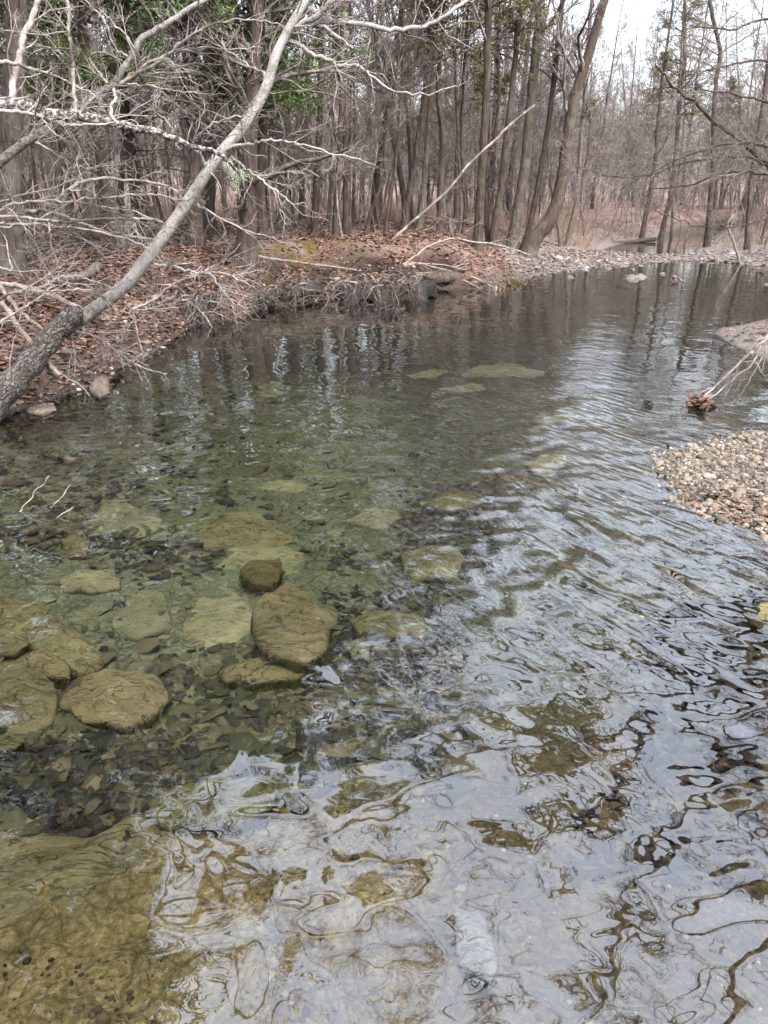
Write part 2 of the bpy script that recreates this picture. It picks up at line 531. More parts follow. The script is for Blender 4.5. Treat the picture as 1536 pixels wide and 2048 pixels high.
def sdf_poly(x, y, P):
    d2 = np.full(x.shape, 1e9)
    inside = np.zeros(x.shape, bool)
    n = len(P)
    for i in range(n):
        ax, ay = P[i]; bx, by = P[(i + 1) % n]
        ex, ey = bx - ax, by - ay
        wx, wy = x - ax, y - ay
        t = np.clip((wx * ex + wy * ey) / (ex * ex + ey * ey + 1e-12), 0, 1)
        d2 = np.minimum(d2, (wx - ex * t) ** 2 + (wy - ey * t) ** 2)
        c = ((ay <= y) & (by > y)) | ((by <= y) & (ay > y))
        with np.errstate(divide='ignore', invalid='ignore'):
            xi = ax + (y - ay) * ex / (ey if abs(ey) > 1e-12 else 1e-12)
        inside ^= c & (x < xi)
    d = np.sqrt(d2)
    return np.where(inside, -d, d)

HOLLOWS = []
def gblob(x, y, cx, cy, sx, sy):
    return np.exp(-((x - cx) / sx) ** 2 - ((y - cy) / sy) ** 2)

def ground_all(x, y):
    """height, gravel mask, moss mask, leaf mask"""
    x = np.asarray(x, float); y = np.asarray(y, float)
    s = sdf_poly(x, y, POLY)
    s = s + 0.45 * fbm(x * 1.5 + 9, y * 1.5, 4, 71) * gblob(x, y, 2.4, 4.9, 1.2, 1.6) + 0.08\
        * gblob(x, y, 2.2, 4.6, .8, 1.2)
    s2 = sdf_poly(x, y, POND)
    sm = np.minimum(s, s2)
    sm = sm + 0.16 * fbm(x * 1.7, y * 1.7, 3, 3) * sstep(0.0, 0.35, np.abs(sm))
    # gravel bars: the far bar across the creek and the right-hand shore
    grav = np.clip(gblob(x, y, 8.0, 25.5, 4.2, 4.6) * 1.4 + gblob(x, y, 4.6, 22.0, 1.6, 3.0)
                   + sstep(1.4, 2.2, x) * sstep(13, 10.5, y) * 1.2 + gblob(x, y, 11.5, 32, 4.5, 6) * 1.3 + gblob(x, y, 15, 42, 5, 9), 0, 1)
    pos = np.maximum(sm, 0)
    steep = 0.30 * sstep(0, 0.35, pos) + 0.62 * sstep(0.2, 2.0, pos)
    low = 0.05 * sstep(0, 0.6, pos) + 0.04 * sstep(0.4, 2.4, pos) + 0.6 * sstep(3.0, 7.5, pos)
    h = steep * (1 - grav) + low * grav
    h = h + (0.16 * fbm(x * 0.7, y * 0.7, 4, 11) + 0.05 * fbm(x * 4, y * 4, 3, 23)) * sstep(0.1, 1.4, pos) * (1 - 0.9 * grav)
    rr = np.hypot(x, y)
    h = h + np.maximum(rr - 16, 0) * 0.0105 * (1 - 0.95 * np.clip(grav * 1.3, 0, 1))
    h = h - 0.85 * sum(gblob(x, y, a, b_, c, d) for a, b_, c, d in HOLLOWS)
    h = np.where(sm > 0, np.maximum(h, 0.012 + 0.03 * pos), h)
    # bed
    neg = np.maximum(-sm, 0)
    dep = 0.03 + 0.11 * sstep(0.0, 0.9, neg) + 0.07 * sstep(0.5, 2.0, neg)
    dep = dep + 0.15 * gblob(x, y, -0.15, 5.6, 1.4, 2.2) + 0.18 * gblob(x, y, 1.0, 12.5, 3.0, 3.6) + 0.05 * gblob(x, y, -0.7, 3.4, 0.9, 0.8)
    dep = dep * (1 - 0.45 * sstep(2.6, 1.4, y)) * (1 - 0.5 * sstep(1.0, 1.9, x) * sstep(8, 6, y))
    bedn = 0.09 * fbm(x * 2.2, y * 2.2, 4, 31) + 0.03 * fbm(x * 9, y * 9, 3, 37)
    hb = -dep + bedn * sstep(0, 0.5, neg)
    hb = np.minimum(hb, -0.012)
    h = np.where(sm > 0, h, hb)
    tp = np.clip(gblob(x, y, 2.5, 4.7, 1.3, 1.5) * 1.6, 0, 1)
    h = h * (1 - tp) + tp * (0.11 * np.clip(sm, -.8, 1.2) + 0.02 * fbm(x * 5, y * 5, 3, 81) * sstep(.25, .0, np.abs(sm)) + 0.008)
    moss = np.clip(gblob(x, y, *pix(590, 500, .8)[:2], 0.9, 1.8) * 1.3 + gblob(x, y, *pix(830, 530, .6)[:2], 1.6, 0.9)
                   + gblob(x, y, *pix(410, 510, .75)[:2], 0.5, 0.9) + gblob(x, y, *pix(1500, 640, .25)[:2], 0.7, 0.6), 0, 1)
    moss = moss * sstep(-0.04, 0.16, fbm(x * 3.2, y * 3.2, 4, 51)) * sstep(0.35, 0.6, h)
    return h, grav * (sm > -0.05), moss, sm

def ground_h(x, y):
    return ground_all(np.atleast_1d(x), np.atleast_1d(y))[0]

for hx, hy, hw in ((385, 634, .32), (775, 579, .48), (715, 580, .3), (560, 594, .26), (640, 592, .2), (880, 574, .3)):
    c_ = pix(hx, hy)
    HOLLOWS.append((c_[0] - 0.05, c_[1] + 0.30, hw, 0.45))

def hit(px, py):
    """where the ray through a photo pixel meets the ground"""
    d = ray(px, py)
    t = np.geomspace(0.8, 140, 1400)
    p = d[None] * t[:, None]
    z = CAM_Z + p[:, 2]
    g = ground_h(p[:, 0], p[:, 1])
    k = np.argmax(z < g)
    if not (z < g).any(): k = len(t) - 1
    return np.array([p[k, 0], p[k, 1], g[k]])

# ground sheet: fine in front of the camera, coarser round the back, out to the horizon
az = np.concatenate([np.linspace(-36, 36, 640), np.linspace(38, 322, 72)])
az = np.radians(az)
rd = np.concatenate([[0.02], np.geomspace(0.5, 60, 600), np.geomspace(64, 600, 30)])
A, RR = np.meshgrid(az, rd)
gx = np.sin(A) * RR; gy = np.cos(A) * RR
gh, ggrav, gmoss, gs = ground_all(gx.ravel(), gy.ravel())
gv = np.stack([gx.ravel(), gy.ravel(), gh], 1)
na, nr = len(az), len(rd)
ii, jj = np.meshgrid(np.arange(nr - 1), np.arange(na), indexing='ij')
q = np.stack([ii * na + jj, ii * na + (jj + 1) % na, (ii + 1) * na + (jj + 1) % na, (ii + 1) * na + jj], -1).reshape(-1, 4)[:, ::-1]
gme = mesh_from('ground', gv, q.ravel(), np.full(len(q), 4))
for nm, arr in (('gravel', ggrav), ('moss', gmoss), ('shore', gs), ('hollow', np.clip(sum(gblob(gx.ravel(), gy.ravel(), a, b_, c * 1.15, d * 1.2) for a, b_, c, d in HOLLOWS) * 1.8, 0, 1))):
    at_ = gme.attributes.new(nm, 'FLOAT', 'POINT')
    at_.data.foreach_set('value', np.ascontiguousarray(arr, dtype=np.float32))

m, nt, out = new_mat('creek ground')
def attr(nt, nm):
    a = nt.nodes.new('ShaderNodeAttribute'); a.attribute_name = nm
    return a.outputs['Fac']
v = coords(nt)
a_g, a_m, a_s = attr(nt, 'gravel'), attr(nt, 'moss'), attr(nt, 'shore')
vl = voro(nt, v, 15)
nl = noise(nt, v, 1.1, 4)
nf = noise(nt, v, 34, 4, 0.65)
leafc = ramp(nt, nf, [(0.3, (0.032, 0.017, 0.011)), (0.5, (0.087, 0.045, 0.031)), (0.68, (0.150, 0.086, 0.063))])
vsep = nt.nodes.new('ShaderNodeSeparateColor'); lk(nt, vl.outputs['Color'], vsep.inputs[0])
leafc = mixc(nt, 0.7, leafc, ramp(nt, vsep.outputs[0], [(0, (0.4, 0.38, 0.38)), (0.5, (0.9, 0.88, 0.88)), (1, (1.5, 1.5, 1.55))]), 'MULTIPLY')
leafc = mixc(nt, mapr(nt, nl, 0.42, 0.62, 0, 0.7), leafc, (0.16, 0.112, 0.092))
vg = voro(nt, v, 26)
gravc = ramp(nt, noise(nt, v, 22, 4, 0.7), [(0.3, (0.058, 0.045, 0.038)), (0.5, (0.123, 0.103, 0.091)), (0.7, (0.177, 0.154, 0.138))])
mossc = ramp(nt, noise(nt, v, 12, 4, 0.6), [(0.3, (0.030, 0.023, 0.006)), (0.55, (0.075, 0.057, 0.010)), (0.75, (0.110, 0.087, 0.018))])
soilc = ramp(nt, nf, [(0.3, (0.025, 0.017, 0.013)), (0.7, (0.091, 0.066, 0.052))])
land = mixc(nt, a_g, leafc, gravc)
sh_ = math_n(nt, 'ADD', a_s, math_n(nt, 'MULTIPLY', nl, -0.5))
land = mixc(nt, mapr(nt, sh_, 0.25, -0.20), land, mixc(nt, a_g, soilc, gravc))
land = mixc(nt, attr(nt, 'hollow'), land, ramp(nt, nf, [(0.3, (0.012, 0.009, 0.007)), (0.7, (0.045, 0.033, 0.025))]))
land = mixc(nt, a_m, land, mossc)
# bed: sandy brown near, olive algae in the pool, dark slate cracks
sx = nt.nodes.new('ShaderNodeSeparateXYZ'); lk(nt, v, sx.inputs[0])
nb = noise(nt, v, 3.2, 6, 0.62, 0.5)
nb2 = noise(nt, v, 45, 4, 0.7)
bed_sand = ramp(nt, nb2, [(0.3, (0.121, 0.084, 0.030)), (0.5, (0.279, 0.200, 0.077)), (0.7, (0.466, 0.350, 0.163))])
bed_pool = ramp(nt, nb2, [(0.3, (0.135, 0.14, 0.066)), (0.5, (0.25, 0.25, 0.128)), (0.7, (0.32, 0.315, 0.17))])
ys = nt.nodes.new('ShaderNodeMath'); ys.operation = 'MULTIPLY_ADD'
lk(nt, nb, ys.inputs[0]); ys.inputs[1].default_value = 2.0; lk(nt, sx.outputs['Y'], ys.inputs[2])
bed = mixc(nt, mapr(nt, ys.outputs[0], 2.9, 4.4), bed_sand, bed_pool)
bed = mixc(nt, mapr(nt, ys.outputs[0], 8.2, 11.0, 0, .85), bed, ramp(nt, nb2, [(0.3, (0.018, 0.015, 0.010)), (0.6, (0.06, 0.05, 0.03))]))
ws = nt.nodes.new('ShaderNodeVectorMath'); ws.operation = 'MULTIPLY_ADD'
nzz = nt.nodes.new('ShaderNodeTexNoise'); nzz.inputs['Scale'].default_value = 5; lk(nt, v, nzz.inputs['Vector'])
lk(nt, nzz.outputs['Color'], ws.inputs[0]); ws.inputs[1].default_value = (0.25, 0.25, 0.25); lk(nt, v, ws.inputs[2])
vb = voro(nt, ws.outputs[0], 7.5, 'DISTANCE_TO_EDGE')
vb2 = voro(nt, ws.outputs[0], 19, 'DISTANCE_TO_EDGE')
crk = math_n(nt, 'MULTIPLY', mapr(nt, vb.outputs['Distance'], 0.0, 0.08, 0.35, 1), mapr(nt, vb2.outputs['Distance'], 0, 0.07, 0.6, 1))
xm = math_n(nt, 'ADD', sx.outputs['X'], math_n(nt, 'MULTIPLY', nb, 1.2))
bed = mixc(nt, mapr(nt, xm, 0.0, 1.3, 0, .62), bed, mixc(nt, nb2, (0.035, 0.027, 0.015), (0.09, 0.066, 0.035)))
crk_f = math_n(nt, 'MULTIPLY', mapr(nt, nb, 0.42, 0.56), 0.85)
bed = mixc(nt, crk_f, bed, mixc(nt, crk, (0.03, 0.03, 0.018), bed))
bed = mixc(nt, mapr(nt, nb, 0.60, 0.74, 0, 0.6), bed, (0.06, 0.056, 0.032))
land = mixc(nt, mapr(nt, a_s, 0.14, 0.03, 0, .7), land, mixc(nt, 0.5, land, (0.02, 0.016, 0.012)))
under = mapr(nt, a_s, -0.02, -0.14)
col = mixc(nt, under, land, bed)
hgt = math_n(nt, 'ADD', math_n(nt, 'MULTIPLY', nf, 0.6), math_n(nt, 'MULTIPLY', vl.outputs['Distance'], 0.6))
hgt = math_n(nt, 'ADD', hgt, math_n(nt, 'MULTIPLY', crk, 0.5))
finish(nt, out, col, bump(nt, hgt, 0.8, 0.03), 0.88, 0.2)
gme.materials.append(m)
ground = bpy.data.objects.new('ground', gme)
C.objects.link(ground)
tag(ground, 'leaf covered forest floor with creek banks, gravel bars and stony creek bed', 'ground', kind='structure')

# ------------------------------------------------------------------ water
m, nt, out = new_mat('clear creek water')
v = coords(nt)
a_w = attr(nt, 'wave')
a_c = attr(nt, 'calm')
def rip(ratio, ang, sc_, detail=2, rough=0.45, dist=0.0):
    """wavelets stretched along a direction on the water: ang from +x, ratio of length to width"""
    c_ = coords(nt, (ratio, 1, 1), (0, 0, ang))
    c_.node.vector_type = 'TEXTURE'
    return noise(nt, c_, sc_, detail, rough, dist)
CREST = R(-66)
w1 = rip(3.0, CREST, 6.5, 0.8, 0.35, 0.5)        # long diagonal riffles
w2 = rip(2.0, CREST + 0.3, 14.0, 0.5, 0.4, 0.3)
w3 = rip(2.4, 0.15, 9.0, 0.8, 0.4, 0.2)          # cross ripples of the far reach
w4 = rip(1.5, CREST, 5.0, 1.2, 0.38, 0.4)              # slow swells near the camera
w5 = rip(4.0, CREST + 0.1, 18.0, 1.0, 0.45, 0.4)  # fine riffles of the bright band
hw = math_n(nt, 'ADD', math_n(nt, 'MULTIPLY', w1, 1.6), math_n(nt, 'MULTIPLY', w2, 0.30))
hw = math_n(nt, 'MULTIPLY', hw, a_w)
hw = math_n(nt, 'ADD', hw, math_n(nt, 'MULTIPLY', math_n(nt, 'MULTIPLY', w5, 0.55), attr(nt, 'fine')))
hc = math_n(nt, 'ADD', math_n(nt, 'MULTIPLY', w4, 0.55), math_n(nt, 'MULTIPLY', w3, 0.22))
hc = math_n(nt, 'MULTIPLY', hc, math_n(nt, 'MULTIPLY', a_c, mapr(nt, noise(nt, coords(nt), 1.3, 2), 0.38, 0.62, 0.35, 1.5)))
hw = math_n(nt, 'MULTIPLY', hw, mapr(nt, noise(nt, coords(nt), 1.9, 2), 0.35, 0.65, 0.6, 1.35))
hh = math_n(nt, 'ADD', hw, hc)
nrm = bump(nt, hh, 1.0, 0.03)
fr = nt.nodes.new('ShaderNodeFresnel'); fr.inputs['IOR'].default_value = 2.05
lk(nt, nrm, fr.inputs['Normal'])
tr = nt.nodes.new('ShaderNodeBsdfTransparent'); tr.inputs['Color'].default_value = (0.97, 0.985, 0.97, 1)
gl = nt.nodes.new('ShaderNodeBsdfGlossy'); gl.inputs['Roughness'].default_value = 0.0
gl.inputs['Color'].default_value = (1, 1, 1, 1)
lk(nt, nrm, gl.inputs['Normal'])
ms = nt.nodes.new('ShaderNodeMixShader')
lk(nt, fr.outputs[0], ms.inputs[0]); lk(nt, tr.outputs[0], ms.inputs[1]); lk(nt, gl.outputs[0], ms.inputs[2])
lk(nt, ms.outputs[0], out.inputs['Surface'])
va = nt.nodes.new('ShaderNodeVolumeAbsorption')
va.inputs['Color'].default_value = (0.50, 0.82, 0.66, 1)
va.inputs['Density'].default_value = 0.22
lk(nt, va.outputs[0], out.inputs['Volume'])
M['water'] = m
wx = np.linspace(-5, 20, 160); wy = np.concatenate([np.linspace(-1, 14, 130), np.linspace(14.5, 62, 70)])
WX, WY = np.meshgrid(wx, wy)
wv = np.stack([WX.ravel(), WY.ravel(), np.zeros(WX.size)], 1)
nx_, ny_ = len(wx), len(wy)
ii, jj = np.meshgrid(np.arange(ny_ - 1), np.arange(nx_ - 1), indexing='ij')
q = np.stack([ii * nx_ + jj, ii * nx_ + jj + 1, (ii + 1) * nx_ + jj + 1, (ii + 1) * nx_ + jj], -1).reshape(-1, 4)
wme = mesh_from('water', wv, q.ravel(), np.full(len(q), 4))
X_, Y_ = wv[:, 0], wv[:, 1]
fine = np.clip(gblob(X_, Y_, 1.35, 5.6, 0.9, 1.9) + 0.3 * gblob(X_, Y_, 1.9, 8.5, 1.4, 2.5), 0, 1)
wave = np.clip(gblob(X_, Y_, 0.7, 3.7, 0.7, 1.1) + 0.25 * gblob(X_, Y_, 1.5, 5.2, 0.7, 2.0) + 0.5 * gblob(X_, Y_, 1.7, 3.1, 0.5, 0.9) + 0.10 * gblob(X_, Y_, 0.6, 6.5, 1.5, 1.5), 0, 1)
calm = 0.55 + 0.25 * sstep(3.0, 2.0, Y_) - 0.33 * sstep(5.5, 8, Y_) - 0.08 * sstep(10, 20, Y_) + 0.10 * gblob(X_, Y_, -1.0, 4.8, 1.5, .9)
for nm, arr in (('wave', wave), ('calm', calm), ('fine', fine)):
    at_ = wme.attributes.new(nm, 'FLOAT', 'POINT')
    at_.data.foreach_set('value', np.ascontiguousarray(arr, dtype=np.float32))
wme.materials.append(m)
water = bpy.data.objects.new('water', wme)
C.objects.link(water)
tag(water, 'clear shallow creek water with rippled sky reflections', 'water', kind='structure')

# ------------------------------------------------------------------ stones
def slab_bag(poly_xy, z_top, z_bot, dome=0.25, n=40, rnd=0.06, tilt=(0, 0)):
    """closed stone from an outline: flared foot, bevelled rim, uneven top"""
    P = np.asarray(poly_xy, float)
    P2 = np.vstack([P, P[:1]])
    seg = np.linalg.norm(np.diff(P2, axis=0), axis=1)
    cs = np.concatenate([[0], np.cumsum(seg)])
    t = np.linspace(0, cs[-1], n, endpoint=False)
    E = np.stack([np.interp(t, cs, P2[:, 0]), np.interp(t, cs, P2[:, 1])], 1)
    E = 0.12 * np.roll(E, 1, 0) + 0.76 * E + 0.12 * np.roll(E, -1, 0)
    c = E.mean(0)
    size = np.sqrt(((E - c) ** 2).sum(1)).mean()
    k = rng.integers(0, 1000)
    th = z_top - z_bot
    rl = min(th, 0.30 * size)
    pl = [(rng.uniform(0, 6.283), rng.uniform(.15, .75), rng.uniform(0.0, .30)) for _ in range(5)]
    rings = []
    prof = [(0.84, 0.0), (0.93, 0.35), (1.0, 0.72), (0.965, 0.92), (0.88, 0.99), (0.66, 1.0), (0.45, 1.02), (0.22, 1.03)]
    for s, zf in prof:
        q = c + (E - c) * s
        jx = fbm(q[:, 0] / size * 2.2 + k, q[:, 1] / size * 2.2 + zf * 3, 3, 5) * size * rnd * 3
        jx = jx + fbm(q[:, 0] / size * 7 + k, q[:, 1] / size * 7 + zf * 9, 2, 15) * size * rnd * 1.6
        q = q + norm(E - c) * (jx * (1 if s > 0.5 else 0.4))[:, None]
        z = np.where(zf < 0.3, z_bot + th * zf / 0.35 * 0.1, z_top - rl * (1.0 - zf) * 1.3)
        rel = (q - c)
        fac = np.minimum(0, np.min([o_ - sl * (rel[:, 0] * math.cos(a_) + rel[:, 1] * math.sin(a_)) / size for a_, sl, o_ in pl], axis=0)) * rl * (.6 + dome)
        zz = z + ((fbm(q[:, 0] / size * 1.8 + k, q[:, 1] / size * 1.8, 4, 9) - 0.9 * np.abs(fbm(q[:, 0] / size * 2.4 + k, q[:, 1] / size * 1.2 + k, 3, 19))) * (dome + .25) * rl * 1.5
                  + rel[:, 0] * tilt[0] + rel[:, 1] * tilt[1] + fac) * (1 if zf > 0.3 else 0)
        zz = zz - dome * rl * (s ** 2) * (1 if zf > 0.6 else 0) * 0.5
        rings.append(np.column_stack([q, zz]))
    v = np.concatenate(rings + [np.array([[c[0], c[1], rings[-1][:, 2].mean()]])])
    b = Bag()
    fs = []
    i = np.arange(n); i2 = (i + 1) % n
    for r in range(len(prof) - 1):
        fs.append(np.stack([r * n + i, r * n + i2, (r + 1) * n + i2, (r + 1) * n + i], 1))
    b.add(v, np.concatenate(fs))
    r = len(prof) - 1
    b.f.append(np.stack([r * n + i, r * n + i2, np.full(n, len(v) - 1)], 1).ravel()); b.n.append(np.full(n, 3))
    return b

def stone(name, label, cat, outline, z_top, mat, th=None, group=None, dome=0.25, tilt=(0, 0), rnd=0.05, n=44):
    P = np.array([pix(x, y, z_top)[:2] for x, y in outline])
    c = P.mean(0)
    g = float(ground_h(c[0], c[1])[0])
    if z_top < 0 and cat != 'boulder':
        z_top = min(z_top, g + (0.11 if cat == 'rock' else 0.035 if mat == 'stone_green' else 0.08))
        P = np.array([pix(x, y, z_top)[:2] for x, y in outline])
        c = P.mean(0)
        g = float(ground_h(c[0], c[1])[0])
    zb = min(g - 0.05, z_top - 0.05) if th is None else z_top - th
    o = slab_bag(P, z_top, zb, dome, n, rnd, tilt).build(name, M[mat], offset=np.array([c[0], c[1], zb]))
    o.location = (c[0], c[1], zb)
    return tag(o, label, cat, group)

stone('slab', 'pale green silted slab lying flat left of the blocky boulder', 'slab',
      [(345, 1180), (400, 1152), (470, 1162), (505, 1200), (512, 1255), (450, 1288), (370, 1272)], -0.17, 'stone_green', dome=0.2)
stone('slab', 'low green slab under thin twigs between the tapering slab and the pale silted one', 'slab',
      [(200, 1182), (330, 1172), (348, 1240), (265, 1272), (205, 1238)], -0.15, 'stone_green', dome=0.2)
stone('boulder', 'blocky olive boulder with split top just under the surface, biggest upright stone of the pool', 'boulder',
      [(572, 1138), (612, 1152), (640, 1185), (676, 1190), (668, 1238), (655, 1280), (600, 1296), (545, 1286), (508, 1258), (500, 1200), (530, 1165)], -0.06, 'stone_tan', dome=0.5, rnd=0.07)
stone('rock', 'small orange brown rock leaning behind the blocky olive boulder', 'rock',
      [(478, 1112), (520, 1106), (560, 1108), (566, 1130), (545, 1160), (505, 1158), (476, 1138)], -0.004, 'stone_orange', dome=0.6, rnd=0.08)
stone('slab', 'long smooth green slab lying under water behind the orange brown rock', 'slab',
      [(368, 1140), (420, 1098), (500, 1078), (590, 1062), (660, 1078), (722, 1102), (748, 1132), (700, 1150), (640, 1158), (580, 1140), (470, 1160), (400, 1165)], -0.15, 'stone_green', dome=0.5)
stone('slab', 'rounded sunken slab with broken left rim, above the long smooth green slab', 'slab',
      [(340, 1042), (390, 1015), (470, 1002), (540, 1018), (600, 1040), (655, 1068), (590, 1062), (500, 1078), (420, 1092), (370, 1085)], -0.14, 'stone_olive', dome=0.5)
stone('slab', 'pointed sunken slab right of the pool where sky reflection begins', 'slab',
      [(800, 1090), (840, 1075), (900, 1072), (930, 1100), (915, 1145), (850, 1148), (805, 1125)], -0.12, 'stone_olive', dome=0.5)
stone('slab', 'wedge shaped green slab resting on dark slates in mid pool', 'slab',
      [(655, 1018), (720, 1008), (802, 1000), (800, 1050), (785, 1060), (720, 1040)], -0.22, 'stone_green', dome=0.3, tilt=(0.05, 0.0))
stone('slab', 'tapering olive slab pointing down from the left edge towards the cracked pair', 'slab',
      [(0, 1168), (60, 1185), (110, 1215), (165, 1262), (212, 1300), (150, 1335), (80, 1295), (30, 1260), (-30, 1240)], -0.05, 'stone_olive', dome=0.35)
stone('slab', 'olive slab cut off by the left edge, beside the tapering slab', 'slab',
      [(-60, 1200), (0, 1205), (60, 1275), (30, 1292), (-60, 1300)], -0.03, 'stone_tan', dome=0.3)
stone('slab', 'broad flat tan slab with ragged rim, in the lower left shallows', 'slab',
      [(112, 1392), (150, 1335), (215, 1312), (275, 1312), (320, 1345), (336, 1378), (300, 1425), (235, 1440), (165, 1432)], -0.03, 'stone_tan', dome=0.35, rnd=0.06)
stone('slab', 'tan slab left of the broad flat one across a dark gap', 'slab',
      [(-40, 1325), (30, 1308), (85, 1335), (116, 1370), (105, 1420), (40, 1452), (-40, 1440)], -0.03, 'stone_tan', dome=0.35, rnd=0.06)
stone('rock', 'knobby tan rock wedged above the two tan slabs at left', 'rock',
      [(48, 1298), (90, 1285), (140, 1322), (135, 1342), (100, 1345), (62, 1335)], -0.02, 'stone_tan', dome=0.6, rnd=0.09)
stone('slab', 'small dark rimmed stone below the left tan slab', 'stone',
      [(-30, 1470), (20, 1462), (50, 1470), (30, 1492), (-30, 1500)], -0.04, 'stone_olive', dome=0.4)
stone('slab', 'oval olive slab below the blocky boulder', 'slab',
      [(432, 1330), (500, 1308), (575, 1305), (622, 1328), (600, 1345), (520, 1352), (450, 1350)], -0.10, 'stone_olive', dome=0.4)
stone('slab', 'low tan slab beside the blocky boulder at the edge of the sky reflection', 'slab',
      [(695, 1225), (760, 1210), (842, 1222), (858, 1240), (800, 1258), (720, 1260)], -0.11, 'stone_olive', dome=0.4)
stone('stone', 'small olive stone below the low tan slab at the reflection edge', 'stone',
      [(690, 1282), (720, 1272), (742, 1285), (738, 1308), (705, 1310)], -0.10, 'stone_olive', dome=0.5)
stone('ledge', 'wide flat ledge under thin water in the bottom left corner', 'ledge',
      [(-120, 1660), (60, 1650), (180, 1648), (290, 1600), (330, 1640), (290, 1700), (210, 1760), (200, 1850), (60, 1900), (-120, 1880)], -0.07, 'stone_tan', dome=0.25, n=60)
stone('ledge', 'flat olive ledge below the dark slate bed, left of the sky reflection', 'ledge',
      [(290, 1580), (360, 1555), (470, 1545), (560, 1550), (548, 1600), (470, 1640), (390, 1640), (300, 1630)], -0.08, 'stone_olive', dome=0.25)
stone('stone', 'long pale stone standing alone under the sky reflection at the bottom', 'stone',
      [(908, 1806), (935, 1795), (962, 1806), (974, 1830), (984, 1866), (996, 1900), (996, 1928), (984, 1944), (965, 1953), (942, 1946), (924, 1932), (916, 1900), (912, 1860)], -0.015, 'stone_pale', dome=0.7, rnd=0.03)
stone('stone', 'olive stone breaking the surface at the right edge above dark leaves', 'stone',
      [(1498, 1215), (1530, 1198), (1600, 1200), (1600, 1258), (1530, 1252), (1502, 1238)], 0.012, 'stone_wet', dome=0.5)
stone('slab', 'broad green slab far out in the pool under forest reflections', 'slab',
      [(918, 742), (960, 722), (1030, 716), (1110, 728), (1090, 745), (1000, 752)], -0.16, 'stone_green', dome=0.3)
stone('slab', 'thin green slab with sharp point in front of the broad far one', 'slab',
      [(852, 776), (920, 765), (980, 764), (1020, 774), (950, 780)], -0.18, 'stone_green', dome=0.3)
stone('slab', 'pair of green humps merged in one slab left of the broad far slab', 'slab',
      [(768, 748), (800, 742), (850, 735), (905, 730), (880, 748), (800, 756)], -0.18, 'stone_green', dome=0.7)
stone('slab', 'smooth green slab in front of the reflected cedar trunks', 'slab',
      [(495, 770), (530, 752), (570, 762), (580, 785), (520, 792)], -0.16, 'stone_green', dome=0.4)
stone('slab', 'long olive slab with dark shadow line in mid pool', 'slab',
      [(498, 955), (545, 946), (630, 952), (640, 965), (580, 978), (505, 975)], -0.22, 'stone_green', dome=0.3)
stone('slab', 'angular olive slab under the shimmering streaks right of the pool', 'slab',
      [(1058, 838), (1090, 815), (1160, 812), (1180, 832), (1130, 848)], -0.16, 'stone_olive', dome=0.3)
stone('slab', 'olive slab under the first diagonal ripples', 'slab',
      [(845, 1000), (885, 978), (965, 975), (985, 990), (900, 1012)], -0.14, 'stone_olive', dome=0.4)
stone('slab', 'olive slab half lost beneath the bright ripples', 'slab',
      [(1050, 925), (1080, 905), (1150, 900), (1170, 930), (1100, 950)], -0.10, 'stone_olive', dome=0.4)
stone('slab', 'slanting green slab left of the pool below the shallow slates', 'slab',
      [(105, 1000), (180, 985), (290, 1000), (330, 1040), (260, 1075), (150, 1060)], -0.18, 'stone_green', dome=0.3)
stone('stone', 'rounded olive stone beside the white twigs at the left edge', 'stone',
      [(118, 1075), (150, 1058), (178, 1075), (170, 1098), (135, 1100)], -0.06, 'stone_olive', dome=0.6)
stone('slab', 'green slab with dark leaf on top, under the left pool', 'slab',
      [(100, 1150), (150, 1128), (230, 1130), (240, 1165), (180, 1180), (120, 1170)], -0.13, 'stone_green', dome=0.3)
stone('stone', 'dark flat stone wet at the foot of the leaning tree', 'stone',
      [(48, 815), (70, 800), (105, 798), (112, 812), (80, 822)], 0.05, 'stone_brown', dome=0.5)
stone('stone', 'grey boulder at the left waterline under the root sprays', 'boulder',
      [(176, 768), (182, 745), (200, 738), (216, 750), (218, 772), (196, 780)], 0.07, 'stone_brown', dome=0.7)
stone('rock', 'pale flat rock islet standing in water before the far gravel bar', 'rock',
      [(1233, 552), (1250, 541), (1275, 540), (1300, 549), (1290, 556), (1255, 557)], 0.07, 'stone_grey', dome=0.6)
for (px_, py_, w_) in [(1095, 543, 26), (1140, 552, 18), (1218, 534, 22), (1248, 529, 20), (1282, 528, 14), (1325, 545, 12), (1350, 551, 14), (1312, 528, 10), (1265, 537, 9), (1118, 535, 18), (1175, 533, 16), (1530, 565, 26)]:
    k = rng.uniform(0, 6.28)
    ol = [(px_ + w_ * 0.5 * math.cos(a) * rng.uniform(.6, 1.3), py_ + w_ * 0.12 * math.sin(a) * rng.uniform(.7, 1.2)) for a in np.arange(7) * 0.8976 + k]
    stone('rock', 'pale rock standing out of shallow water at the far gravel bar', 'rock', ol, 0.04, 'stone_grey', group='pale rocks along the far gravel bar', dome=0.7, n=20)
